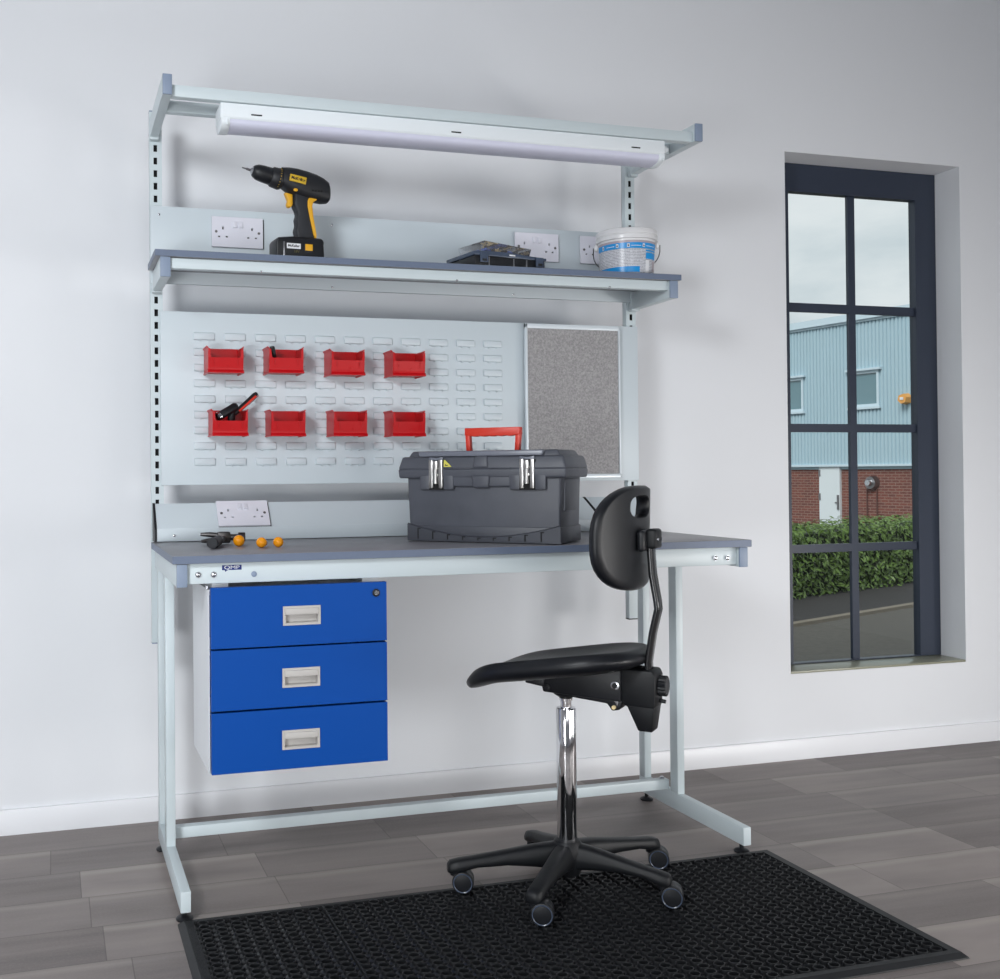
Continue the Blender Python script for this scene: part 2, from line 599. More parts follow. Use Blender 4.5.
for sx, ax in ((FL, .1537), (FR - W, 1.6530)):
    side = -1 if sx < 1 else 1
    mb = MB(); mb.box(sx, sx + W, -.7505, -.232, .0244, .0729, bev=.002)
    foot = obj('foot_bar', mb, M_metal, bench)
    for yy in (-.725, -.255):
        mb = MB()
        cx = sx + W / 2
        mb.cyl((cx, yy, .006), (cx, yy, .0250), .006, seg=12)
        mb.lathe([(.0195, .0005), (.0205, .004), (.017, .0075), (.008, .011)], (cx, yy, 0), 20)
        obj('levelling_foot', mb, M_black, foot)
    mb = MB(); mb.box(sx + .0003, sx + W - .0003, -.4446, -.4055, .0724, .770, bev=.002)
    obj('leg', mb, M_metal, bench)
    mb = MB(); mb.box(sx + .0003, sx + W - .0003, -.2650, -.2330, .0724, .770, bev=.002)
    obj('leg', mb, M_metal, bench)
    mb = MB(); mb.box(ax, ax + .0243, -.7395, -.216, .7675, zu - .0006, bev=.0015)
    arm = obj('side_rail', mb, M_metal, bench)
    mb = MB(); mb.box(ax - .0003, ax + .0246, -.7445, -.7385, .7670, zu - .0008, bev=.0012)
    obj('end_cap', mb, M_cap, arm)
mb = MB(); mb.box(.1785, 1.6525, -.7305, -.702, .7725, zu - .0008, bev=.002)
beam = obj('front_rail', mb, M_metal, bench)
for bxx, bzz in ((.2043, .7943), (.2403, .7937), (1.5855, .7926), (1.6230, .7914)):
    mb = MB(); bolt(mb, bxx, -.7322, bzz)
    obj('bolt', mb, M_steel, beam)
mb = MB()
mb.cyl((.3359, -.730, .7917), (.3359, -.7325, .7917), .0068, seg=18)
mb.lathe([(.0060, 0), (.0045, .0006), (.0035, .0008)], seg=18, M=Matrix.Translation((.3359, -.7325, .7917)) @ Matrix.Rotation(PI / 2, 4, 'X'))
obj('hole_plug', mb, M_cap, beam)
# maker's sticker
mb = MB()
mb.prism([(.2600, .8030), (.2605, .8145), (.3065, .8145), (.3065, .8030), (.2735, .8030), (.2680, .7990), (.2665, .8030)], 'y', -.7312, -.7305)
st = obj('sticker', mb, M_navy, beam)
RX = Matrix.Rotation(PI / 2, 4, 'X')
text('lettering', 'QMP', .0120, M_label_w, st, Matrix.Translation((.2835, -.7313, .8087)) @ RX, squash=1.45)
mb = MB(); mb.box(.1785, 1.6525, -.245, -.218, .7725, zu - .0008, bev=.002)
obj('rear_rail', mb, M_metal, bench)
mb = MB(); mb.box(.1808, 1.6500, -.4000, -.372, .0760, .1050, bev=.002)
low = obj('floor_rail', mb, M_metal, bench)
mb = MB()
mb.lathe([(.007, 0), (.0075, .004), (.0045, .007)], (1.634, -.386, .1048), 14)
obj('bolt', mb, M_steel, low)

# uprights with a column of slots
UL, UR, UW, UY = .1478, 1.6826, .0342, -.186
for ux in (UL, UR - UW):
    zs = [.556]
    z = .9015
    while z + .0195 < 2.04:
        zs += [z, z + .0195]
        z += .0357
    zs.append(2.0495)
    c = ux + UW / 2 - (.001 if ux < 1 else .0)
    mb = MB()
    mb.perf([ux + .0003, c - .0050, c + .0050, ux + UW - .0003], zs, lambda i, j: i == 1 and j % 2 == 1, UY, UY + .0022)
    mb.box(ux, ux + .002, UY + .0005, -.164, .556, 2.0495)
    mb.box(ux + UW - .002, ux + UW, UY + .0005, -.164, .556, 2.0495)
    mb.box(ux, ux + UW, -.166, -.164, .556, 2.0495)
    up = obj('upright', mb, M_metal, bench)
    for cz0, cz1, cm in ((2.0490, 2.0530, M_cap), (.5525, .5565, M_cap if ux < 1 else M_black)):
        mb = MB()
        mb.box(ux - .0004, ux + UW + .0004, UY - .0004, -.1635, cz0, cz1, bev=.001)
        obj('end_cap', mb, cm, up)
    mb = MB(); mb.box(ux + .004, ux + UW - .004, UY + .0120, UY + .0130, .560, 2.045)
    obj('slot_shade', mb, M_opening_shade, up)  # black sheet put in for the shade inside the hollow upright

# top arms carrying two cross rails for the light
for ax in (UL, UR - .0228):
    mb = MB()
    mb.perf([-.5500, UY - .0008], [1.9722, 2.0218], lambda i, j: False, ax, ax + .0228, axis='x')
    mb.box(ax - .0012, ax + .0236, UY - .022, UY - .0008, 1.965, 2.030, bev=.001)
    arm = obj('light_arm', mb, M_metal, bench)
    mb = MB(); mb.box(ax - .0003, ax + .0232, -.5560, -.5495, 1.9715, 2.0222, bev=.0012)
    obj('end_cap', mb, M_cap, arm)
for y0, y1 in ((-.5400, -.5150), (-.4250, -.4000)):
    mb = MB(); mb.box(UL + .0232, UR - .0232, y0, y1, 1.9726, 2.0020, bev=.0012)
    obj('cross_rail', mb, M_metal, bench)

# upper shelf
mb = MB(); mb.box(.1394, 1.6911, -.4274, -.2185, 1.5942, 1.6120, bev=.001)
shelf = obj('shelf_board', mb, M_top, bench)
mb = MB()
mb.perf([.1394 - .0008, .1394, 1.6911, 1.6911 + .0008], [-.4274 - .0008, -.4274, -.2185], lambda i, j: i == 1 and j == 1, 1.5948, 1.6113, axis='z')
obj('edge_band', mb, M_edge, shelf)
for ax in (.1523, 1.6558):
    mb = MB()
    mb.prism([(-.4205, 1.5422), (-.4205, 1.5936), (UY - .0008, 1.5936), (UY - .0008, 1.5400)], 'x', ax, ax + .0261, bev=.0012)
    mb.box(ax - .0012, ax + .0273, UY - .024, UY - .0008, 1.536, 1.5936, bev=.001)
    br = obj('shelf_bracket', mb, M_metal, bench)
    mb = MB(); mb.box(ax - .0003, ax + .0264, -.4255, -.4195, 1.5415, 1.5938, bev=.0012)
    obj('end_cap', mb, M_cap, br)
mb = MB(); mb.box(.1790, 1.6552, -.4140, -.3880, 1.5660, 1.5936, bev=.0015)
sf = obj('shelf_front_rail', mb, M_metal, bench)
for bxx in (.42, .98, 1.46):
    mb = MB(); mb.sphere((bxx, -.4140, 1.5672), .0035, 10, 6)
    obj('screw', mb, M_steel, sf)
# back panel behind the shelf
mb = MB()
mb.box(UL + .0005, UR - .0005, -.2000, -.1870, 1.5640, 1.7810, bev=.0012)
bp = obj('shelf_back_panel', mb, M_panel, bench)
for bxx, bzz in ((.172, 1.757), (.172, 1.653), (.673, 1.755), (.673, 1.655), (.673, 1.5725), (1.25, 1.5725), (1.655, 1.757)):
    mb = MB(); mb.sphere((bxx, -.2002, bzz), .0034, 10, 6, (1, .6, 1))
    obj('screw', mb, M_steel, bp)

# louvred panel
mb = MB()
mb.box(.1738, UR - .0005, -.1970, -.1872, .9966, 1.4867, bev=.0015)
for i in range(11):
    for j in range(9):
        lx = .2672 + .0883 * i
        lz = 1.4290 - .0445 * j
        mb.prism([(-.1965, lz - .021), (-.1965, lz), (-.1985, lz), (-.2030, lz - .0025), (-.2035, lz - .019), (-.2025, lz - .0210)], 'x', lx, lx + .0585, bev=.0016, seg=2)
        for tx in (.016, .041):
            mb.box(lx + tx, lx + tx + .003, -.2030, -.1968, lz - .0245, lz - .020)
obj('louvre_panel', mb, M_panel, bench)
# socket trunking behind the worktop
poly = [(-.1865, .9450), (-.1930, .9450), (-.2460, .8775), (-.2460, .8420), (-.1865, .8420)]
mb = MB(); mb.prism(poly, 'x', .1570, 1.5050, bev=.0008)
tr = obj('socket_trunking', mb, M_panel, bench)
mb = MB(); mb.prism(poly, 'x', 1.5056, UR - .005, bev=.0008)
obj('socket_trunking', mb, M_panel, bench)
mb = MB(); mb.prism([(-.1862, .9470), (-.1935, .9470), (-.2480, .8780), (-.2480, .8415), (-.1862, .8415)], 'x', .1500, .1563)
obj('trunking_end_cap', mb, M_black, tr)
for bxx, bzz in ((.204, .858), (1.05, .858)):
    mb = MB(); bolt(mb, bxx, -.2465, bzz, .0035)
    obj('screw', mb, M_steel, tr)
mb = MB(); mb.raw([(1.4840, -.1922, .9462), (1.4930, -.1922, .9462), (1.5290, -.2470, .8775), (1.5190, -.2470, .8775), (1.4840, -.1902, .9442), (1.4930, -.1902, .9442), (1.5290, -.2450, .8755), (1.5190, -.2450, .8755)], [(0, 1, 2, 3), (4, 5, 6, 7), (0, 1, 5, 4), (1, 2, 6, 5), (2, 3, 7, 6), (3, 0, 4, 7)])
obj('diagonal_strip', mb, M_black, tr)  # thin black diagonal bar across the sloped face

# ------------------------------------------------------------------ power sockets
def make_socket(label):
    t = thing('power_socket', label, 'power socket', (0, 0, 0), 0, 'white double power sockets on the bench')
    w, h = .0735, .0430
    hx = (-.0420, .0420)
    # plate with the pin holes cut through
    xs = sorted({-w, w, *[c + d for c in hx for d in (-.0142, -.0078, -.0024, .0024, .0078, .0142)]})
    zs = [-h, -.0160, -.0115, .0065, .0145, h]

    def hole(i, j):
        xm = (xs[i] + xs[i + 1]) / 2
        for c in hx:
            if j == 3 and abs(xm - c) < .0024: return True
            if j == 1 and .0078 < abs(xm - c) < .0142: return True
        return False
    mb = MB(); mb.perf(xs, zs, hole, -.0090, -.0030)
    plate = obj('face_plate', mb, M_socket, t, local=True)
    mb = MB()
    mb.box(-w + .0015, w + .0035, -.0029, -.0004, -h + .001, h - .001)
    obj('back_plate', mb, M_black, t, local=True)  # black plate behind the pin holes, juts past the right edge
    for c in (-.0085, .0085):
        mb = MB()
        mb.prism([(-.0088, .012), (-.0145, .0125), (-.0112, .0315), (-.0088, .0320)], 'x', c - .0058, c + .0058, bev=.001)
        obj('switch', mb, M_socket, t, local=True)
    for c in (-.0615, .0615):
        mb = MB()
        mb.cyl((c, -.0089, .0000), (c, -.0100, .0000), .0040, seg=16)
        s_ = obj('screw', mb, M_dsteel, t, local=True)
        mb = MB(); mb.box(c - .003, c + .003, -.0103, -.0099, -.0006, .0006)
        obj('screw_slot', mb, M_ink, s_, local=True)
    return t


sk = make_socket('white double power socket just left of the cordless drill on the shelf back panel')
sk.location = (.3925, -.2010, 1.7160)
for lab, loc, rx in (
        ('white double power socket behind the small parts cases on the shelf back panel', (1.3270, -.2010, 1.7210), 0),
        ('white power socket partly hidden by the white bucket on the shelf', (1.5500, -.2010, 1.7215), 0),
        ('white double power socket low down above the worktop, behind the orange balls', (.4000, -.2200, .9110), -.6656)):
    c = copy_tree(sk)
    c.location = loc
    c.rotation_euler = (rx, 0, 0)
    c['label'] = lab

# ------------------------------------------------------------------ notice board
nb = thing('notice_board', 'grey felt notice board with a slim pale metal frame beside the red bins', 'notice board', (1.445, -.2050, 1.005))
X0, X1, Z0, Z1 = 1.2817, 1.6080, 1.0049, 1.4835
mb = MB(); mb.box(X0 + .004, X1 - .004, -.2130, -.2050, Z0 + .004, Z1 - .004)
obj('felt_panel', mb, M_cork, nb)
for nm, q in (('frame_rail', (X0, X1, Z1 - .015, Z1)), ('frame_rail', (X0, X1, Z0, Z0 + .014)), ('frame_stile', (X0, X0 + .008, Z0, Z1)), ('frame_stile', (X1 - .006, X1, Z0, Z1))):
    mb = MB(); mb.box(q[0], q[1], -.2180, -.2045, q[2], q[3], bev=.0025)
    obj(nm, mb, M_alupaint, nb)
mb = MB()
mb.prism([(1.43, 1.4836), (1.437, 1.488), (1.449, 1.488), (1.456, 1.4836)], 'y', -.2160, -.2060)
obj('hanging_tab', mb, M_alu, nb)

# ------------------------------------------------------------------ batten light under the top rails
bl = thing('batten_light', 'long white batten light fitting hung under the top rails of the workbench', 'light fitting', (.945, -.487, 1.9716))
LX0, LX1 = .2975, 1.5740
mb = MB()
mb.prism([(-.5320, 1.9715), (-.5320, 1.9370), (-.5280, 1.9320), (-.4460, 1.9320), (-.4420, 1.9370), (-.4420, 1.9715)], 'x', LX0 + .004, LX1, bev=.0015)
bo = obj('housing', mb, M_lightbody, bl)
for lx in (.388, .9347, 1.4805):
    mb = MB(); mb.box(lx - .014, lx + .014, -.5328, -.5315, 1.9435, 1.9470)
    obj('clip_slot', mb, M_opening_shade, bo)
pr = [(-.5275, 1.9325)]
for k in range(0, 13):
    a = PI + PI * k / 12
    pr.append((-.487 + .0405 * math.cos(a), 1.9250 + .0165 * math.sin(a)))
pr.append((-.4465, 1.9325))
mb = MB(); mb.prism(pr, 'x', LX0 + .022, LX1 - .016)
obj('diffuser', mb, M_diff, bl)
pe = [(-.5300, 1.9345)] + [(-.487 + .0430 * math.cos(PI + PI * k / 12), 1.9250 + .0185 * math.sin(PI + PI * k / 12)) for k in range(13)] + [(-.4440, 1.9345)]
for a, b in ((LX0, LX0 + .0225), (LX1 - .0165, LX1 + .0015)):
    mb = MB(); mb.prism(pe, 'x', a, b, bev=.0012)
    ec = obj('end_cap', mb, M_lightbody, bl)
    mb = MB(); m_ = (a + b) / 2
    mb.box(m_ + .001, m_ + .006, -.5325, -.5255, 1.9150, 1.9300, bev=.001)
    obj('clip', mb, M_lightbody, ec)
mb = MB(); mb.box(LX0 - .002, LX0 + .005, -.5310, -.4430, 1.9330, 1.9712, bev=.001)
obj('end_plate', mb, M_lightbody, bl)
mb = MB()
mb.cyl((LX1 - .001, -.505, 1.9560), (LX1 + .020, -.505, 1.9560), .0100, seg=18, bev=.0015)
mb.cyl((LX1 + .018, -.505, 1.9560), (LX1 + .026, -.505, 1.9560), .0060, seg=14)
obj('cable_gland', mb, M_lightbody, bl)

# ------------------------------------------------------------------ drawer unit
du = thing('drawer_unit', 'blue fronted three drawer unit hanging under the worktop', 'drawer unit', (.4425, -.60, .3332))
DX0, DX1, DY = .2312, .6568, -.7340
mb = MB()
mb.perf([DX0 - .0035, DX0 - .0015, DX1 + .0005, DX1 + .0025], [.3312, .3332, .7560, .7580], lambda i, j: i == 1 and j == 1, -.7335, -.4524)
mb.box(DX0 - .0035, DX1 + .0025, -.4545, -.4525, .3312, .7580)
for hx in (.26, .63):
    mb.box(hx - .02, hx + .02, -.70, -.50, .7575, .7720)
obj('carcass', mb, M_white, du)
mb = MB(); mb.prism([(-.728, .758), (-.728, .768), (-.700, .7655), (-.700, .758)], 'x', DX0 - .0065, DX0 - .0030, bev=.001)
obj('hanging_bracket', mb, M_steel, du)
tops = [(.6228, .7640), (.4787, .6186), (.3330, .4738)]
for k, (z0, z1) in enumerate(tops):
    hz = [.6925, .5470, .4015][k]
    hx = [.4460, .4435, .4420][k]
    hw, hh = .0455, .0225
    mb = MB()
    mb.perf([DX0, hx - hw + .003, hx + hw - .003, DX1], [z0, hz - hh + .003, hz + hh - .003, z1], lambda i, j: i == 1 and j == 1, DY - .0160, DY + .0005)
    mb.box(DX0 + .012, DX0 + .014, DY + .0006, -.470, z0 + .012, z1 - .03)
    mb.box(DX1 - .014, DX1 - .012, DY + .0006, -.470, z0 + .012, z1 - .03)
    mb.box(DX0 + .012, DX1 - .012, DY + .0006, -.470, z0 + .012, z0 + .014)
    dr = obj('drawer', mb, M_blue, du, smooth=False)
    mb = MB()
    F = DY - .0160
    mb.perf([hx - hw, hx - hw + .006, hx + hw - .006, hx + hw], [hz - hh, hz - hh + .005, hz + hh - .005, hz + hh], lambda i, j: i == 1 and j == 1, F - .0028, F - .0002)
    mb.box(hx - hw + .0035, hx - hw + .006, F, F + .018, hz - hh + .0035, hz + hh - .0035)
    mb.box(hx + hw - .006, hx + hw - .0035, F, F + .018, hz - hh + .0035, hz + hh - .0035)
    mb.box(hx - hw + .0035, hx + hw - .0035, F, F + .018, hz - hh + .0035, hz - hh + .006)
    mb.box(hx - hw + .0035, hx + hw - .0035, F + .016, F + .018, hz - hh + .0035, hz + hh - .0035)
    h = obj('handle', mb, M_handle, dr)
    mb = MB()
    mb.prism([(F + .002, hz + hh - .0045), (F - .006, hz + hh - .0055), (F - .0065, hz + .0030), (F - .0045, hz + .0025), (F + .0015, hz + .008)], 'x', hx - hw + .006, hx + hw - .006, bev=.0008)
    obj('pull_flap', mb, M_handle, h)
    if k == 0:
        mb = MB()
        mb.cyl((.6300, F + .001, .7385), (.6300, F - .0030, .7385), .0095, seg=24, bev=.001)
        lk = obj('lock', mb, M_black, dr)
        mb = MB()
        mb.cyl((.6300, F - .0029, .7385), (.6300, F - .0042, .7385), .0058, seg=20)
        lc = obj('lock_barrel', mb, M_chrome, dr)

# ------------------------------------------------------------------ red louvre bins
def make_bin(label):
    t = thing('storage_bin', label, 'storage bin', (0, 0, 0), 0, 'red storage bins hung on the louvred panel')
    w, d, h, s = .0490, .0880, .0750, .0020
    lip = .0430
    mb = MB()
    # two sides, each with a forward sloping front edge
    side = [(-.001, .004), (-.001, h - .001), (-d + .014, h - .002), (-d + .002, h - .006), (-d - .001, lip + .008), (-d + .004, .0150), (-d + .004, .004)]
    for sx in (-1, 1):
        mb.prism(side, 'x', sx * w, sx * (w - s))
    mb.box(-w, w, -.0030, -.001, .004, h - .0005)                           # back
    mb.box(-w, w, -d + .003, -.001, .004, .0062)                            # bottom
    mb.prism([(-d + .0042, .0150), (-d - .0012, lip), (-d + .0012, lip), (-d + .0065, .0150)], 'x', -w + .0005, w - .0005)   # front lip
    mb.box(-w + .0005, w - .0005, -d + .0030, -d + .0055, .004, .0152)
    # corner posts that frame the front opening
    for sx in (-1, 1):
        mb.prism([(sx * w, lip - .001), (sx * w, h - .006), (sx * (w - .0055), h - .008), (sx * (w - .0072), lip + .006), (sx * (w - .010), lip - .001)], 'y', -d - .0004, -d + .0020)
    body = obj('tub', mb, M_red, t, local=True)
    mb = MB()                                                               # flared rim along the top
    for sx in (-1, 1):
        mb.prism([(sx * (w - .001), h - .008), (sx * (w + .0038), h - .0005), (sx * (w + .0028), h + .0012), (sx * (w - .003), h - .004)], 'y', -d + .010, -.0015)
    mb.box(-w - .002, w + .002, -.0040, -.001, h - .003, h + .0010)
    obj('rim', mb, M_red, t, local=True)
    mb = MB()                                                               # foot ledge along the bottom
    mb.prism([(-d - .0030, .0005), (-d - .0030, .0030), (-d + .0035, .0105), (-d + .0080, .0105), (-d + .0080, .0005)], 'x', -w - .0015, w + .0015, bev=.0006)
    mb.box(-w - .0018, -w + .003, -d + .006, -.001, .0005, .0042)
    mb.box(w - .003, w + .0018, -d + .006, -.001, .0005, .0042)
    obj('foot_ledge', mb, M_red, t, local=True)
    for q in (-.0330, .0330):                                               # label slot ribs and moulding mark on the lip
        mb = MB()
        mb.prism([(-d + .0000, .0210), (-d - .0027, lip - .004), (-d + .0010, lip - .004)], 'x', q - .0008, q + .0008)
        obj('label_rib', mb, M_red, t, local=True)
    mb = MB(); mb.sphere((.0060, -d + .0012, .0205), .0016, 8, 6)
    obj('moulding_mark', mb, M_red, t, local=True)
    mb = MB(); mb.box(-.030, .030, -.0012, -.0003, .040, .055)
    obj('hanging_lip', mb, M_red, t, local=True)
    return t


BIN = [(.2935, 1.3060, 'red bin at the outer end of the upper row, empty'),
       (.4645, 1.3085, 'red bin in the upper row holding a black rod'),
       (.6445, 1.3060, 'red bin in the upper row, third from the slotted post'),
       (.8285, 1.3065, 'red bin in the upper row closest to the grey notice board'),
       (.3050, 1.1315, 'red bin in the lower row holding a black and red hand tool'),
       (.4690, 1.1310, 'red bin in the lower row beside the one with the hand tool'),
       (.6505, 1.1315, 'red bin in the lower row, third from the slotted post'),
       (.8275, 1.1315, 'red bin in the lower row directly above the black toolbox')]
b0 = make_bin(BIN[0][2])
for k, (bx, bz, lab) in enumerate(BIN):
    o = b0 if k == 0 else copy_tree(b0)
    o.location = (bx + .050, -.2040, bz)
    o['label'] = lab

# tools standing in two of the bins
t = thing('hand_tool', 'black hand tool with red streaked handle sticking out of a lower red bin', 'hand tool', (.3600, -.26, 1.145))
mb = MB()
d0, d1 = Vector((.3220, -.268, 1.1850)), Vector((.3800, -.250, 1.2180))
mb.tube([d0, d0.lerp(d1, .1), d0.lerp(d1, .9), d1], [.0085, .0120, .0125, .0090], 14)
mb.tube([d0.lerp(d1, .75), (.365, -.245, 1.180), (.360, -.245, 1.150)], [.011, .011, .008], 12)
obj('tool_head', mb, M_black, t)
mb = MB()
for q in (.03, .09):
    mb.tube([d0.lerp(d1, q), d0.lerp(d1, q + .035)], .0132, 14)
obj('collar', mb, M_chrome, t)
mb = MB()
h0, h1 = Vector((.3740, -.250, 1.1960)), Vector((.4400, -.236, 1.2550))
mb.tube([h0, h0.lerp(h1, .2), h0.lerp(h1, .9), h1], [.006, .0075, .0080, .0055], 12)
hd = obj('handle', mb, M_black, t)
mb = MB()
mb.tube([h0.lerp(h1, .15) + Vector((.002, -.0065, -.002)), h0.lerp(h1, .9) + Vector((.002, -.0065, -.002))], .0035, 8)
obj('red_inlay', mb, M_redhandle, hd)
mb = MB()
mb.tube([h0.lerp(h1, .55) + Vector((.0045, -.0045, -.0045)), h0.lerp(h1, .98) + Vector((.0045, -.0045, -.0045))], .0025, 8)
obj('steel_edge', mb, M_chrome, hd)
t = thing('black_rod', 'short black rod leaning in an upper red bin', 'tool', (.489, -.25, 1.320))
mb = MB()
mb.tube([(.4960, -.235, 1.328), (.4880, -.246, 1.355), (.4805, -.257, 1.3840), (.4800, -.258, 1.3870)], [.0075, .0080, .0080, .0060], 14)
obj('rod', mb, M_black, t)
mb = MB()
mb.tube([(.4960, -.235, 1.3300), (.5150, -.240, 1.3330), (.5200, -.242, 1.3340)], [.008, .007, .005], 12)
obj('rod_foot', mb, M_black, t)

# ------------------------------------------------------------------ cordless drill on the shelf
dr = thing('cordless_drill', 'black and yellow cordless drill standing on its battery on the shelf', 'drill', (.5185, -.3600, 1.6125), math.radians(6))
RD = Matrix.Translation((.5185, -.3600, 1.6125)) @ Matrix.Rotation(math.radians(6), 4, 'Z') @ Matrix.Scale(1.07, 4)


def D(x, z, y=0.0):                           # the drill's own plane: x to the back of the motor, z up
    return RD @ Vector((x, y, z))


def dprism(mb, poly, hw, bev=.004, seg=3):
    mb.prism(poly, 'y', -hw, hw, bev=bev, seg=seg, M=RD)


def ddir(mb, stations, seg=24, flat=1.0):
    """round body swept along stations (x, z, radius) in the drill's plane"""
    rings = []
    for i, (x, z, r) in enumerate(stations):
        a = stations[max(0, i - 1)]
        b = stations[min(len(stations) - 1, i + 1)]
        t_ = Vector((b[0] - a[0], 0, b[1] - a[1])).normalized()
        n_ = Vector((-t_.z, 0, t_.x))
        rings.append([tuple(RD @ (Vector((x, 0, z)) + n_ * r * math.cos(2 * PI * k / seg) + Vector((0, 1, 0)) * r * flat * math.sin(2 * PI * k / seg))) for k in range(seg)])
    mb.loft(rings)


AX = Vector((-.979, 0, .204))                 # the chuck points up to the front
P0 = Vector((-.0250, 0, .2040))               # on the chuck axis at the gearbox


def A(s, r):
    p = P0 + AX * s * .88
    return (p.x, p.z, r)


# pixel-true silhouette of the motor housing
mb = MB()
rings = []
prof = [(-.0300, .2350, .1860), (-.0100, .2365, .1730), (.0100, .2355, .1640), (.0350, .2315, .1590), (.0600, .2260, .1550), (.0800, .2180, .1530), (.0950, .2090, .1550), (.1005, .1990, .1610)]
for i, (x, zt_, zb_) in enumerate(prof):
    zc_, rz = (zt_ + zb_) / 2, (zt_ - zb_) / 2
    ry = [.0270, .0290, .0305, .0305, .0300, .0285, .0240, .0150][i]
    ring = []
    for k in range(24):
        a = 2 * PI * k / 24
        ca, sa = math.cos(a), math.sin(a)
        e = .72
        ring.append(tuple(D(x + .010 * ca * 0, zc_ + rz * math.copysign(abs(ca) ** e, ca), ry * math.copysign(abs(sa) ** e, sa))))
    rings.append(ring)
mb.loft(rings)
motor = obj('motor_housing', mb, M_drill, dr)
mb = MB(); ddir(mb, [A(.004, .0250), A(.010, .0275), A(.034, .0255), A(.038, .0225)])
col_ = obj('torque_collar', mb, M_drill, dr)
for k in range(9):
    a = -1.1 + 2.2 * k / 8
    mb = MB()
    p = P0 + AX * .0125
    n1, n2 = Vector((.204, 0, .979)), Vector((0, -1, 0))
    q = p + (n1 * math.sin(a) + n2 * math.cos(a)) * .0268
    q = RD @ q
    mb.sphere(tuple(q), .0013, 6, 5)
    obj('collar_mark', mb, M_ylabel, col_)
mb = MB(); ddir(mb, [A(.036, .0200), A(.040, .0222), A(.062, .0215), A(.080, .0195), A(.090, .0150), A(.094, .0105)])
chk = obj('chuck', mb, M_black, dr)
mb = MB(); ddir(mb, [A(.0915, .0112), A(.0975, .0078), A(.1000, .0050)], 16)
obj('chuck_jaws', mb, M_steel, chk)
mb = MB(); ddir(mb, [A(.0980, .0034), A(.1120, .0032), A(.1130, .0020), A(.1240, .0019), A(.1255, .0008)], 10)
obj('drill_bit', mb, M_dsteel, dr)
mb = MB()
grip = [(.0030, .1720), (.0410, .1680), (.0390, .1370), (.0450, .1020), (.0550, .0600), (.0610, .0440), (.0060, .0440), (.0080, .0620), (.0040, .0770), (.0090, .0900), (.0060, .1060), (.0110, .1170), (.0065, .1300), (.0010, .1400)]
dprism(mb, grip, .0170, .006, 3)
obj('grip', mb, M_drillgrip, dr)
mb = MB()
yg = [(.0400, .1610), (.0600, .1610), (.0620, .1570), (.0520, .1510), (.0490, .1400), (.0520, .1120), (.0605, .0660), (.0590, .0560), (.0520, .0660), (.0415, .1120), (.0360, .1400), (.0360, .1520)]
dprism(mb, yg, .0186, .003, 2)
obj('grip_inlay', mb, M_yellow, dr)
mb = MB()
dprism(mb, [(-.0220, .1720), (-.0010, .1690), (.0000, .1450), (-.0040, .1350), (-.0130, .1345), (-.0165, .1420), (-.0130, .1520), (-.0180, .1630)], .0085, .0030, 3)
obj('trigger', mb, M_yellow, dr)
mb = MB()
for s_ in (-1, 1):
    mb.sphere(tuple(D(.0000, .1745, s_ * .0285)), .0065, 14, 8, (1.0, .35, .7))
obj('direction_switch', mb, M_yellow, dr)
mb = MB()
batt = [(-.0530, .0008), (-.0530, .0430), (-.0480, .0500), (-.0100, .0540), (.0680, .0540), (.0740, .0500), (.0760, .0008)]
dprism(mb, batt, .0320, .005, 3)
bt = obj('battery', mb, M_black, dr)
mb = MB()
dprism(mb, [(-.0535, .0380), (-.0490, .0510), (-.0100, .0560), (.0690, .0560), (.0765, .0490), (.0765, .0380)], .0300, .005, 3)
obj('battery_collar', mb, M_drill, bt)
mb = MB(); mb.box(.0200, .0460, -.0335, .0335, .0160, .0410, bev=.003, M=RD)
cl_ = obj('battery_catch', mb, M_black, bt)
mb = MB(); mb.box(.0230, .0430, -.0350, -.0330, .0205, .0370, bev=.0008, M=RD)
obj('catch_button', mb, M_yellow, bt)
mb = MB(); mb.box(-.0260, .0110, -.0329, -.0322, .0235, .0370, M=RD)
bl1 = obj('battery_badge', mb, M_label_w, bt)
text('lettering', 'McKeller', .0085, M_ink, bl1, RD @ Matrix.Translation((-.0075, -.0331, .0305)) @ RX, squash=1.0, bold=.0002)
text('voltage_mark', '18V', .0095, M_inkgrey, bt, RD @ Matrix.Translation((.0000, -.0325, .0165)) @ RX)
mb = MB(); mb.box(-.0350, -.0310, -.0333, -.0310, .0020, .0400, bev=.0008, M=RD)
obj('battery_rib', mb, M_steel, bt)
RB = RD @ Matrix.Translation((.0060, -.0302, .2020)) @ Matrix.Rotation(math.radians(8.5), 4, 'Y')
mb = MB(); mb.box(-.0220, .0220, -.0022, .0030, -.0088, .0088, bev=.0006, M=RB)
bd = obj('badge', mb, M_ylabel, motor)
text('lettering', 'McKeller', .0105, M_ink, bd, RB @ Matrix.Translation((0, -.0024, 0)) @ RX, squash=.98, bold=.0003)
mb = MB()
for k in range(4):
    mb.box(.044 + .008 * k, .048 + .008 * k, -.0312, -.0285, .1750, .1790, bev=.0006, M=RD)
obj('air_vents', mb, M_opening_shade, motor)

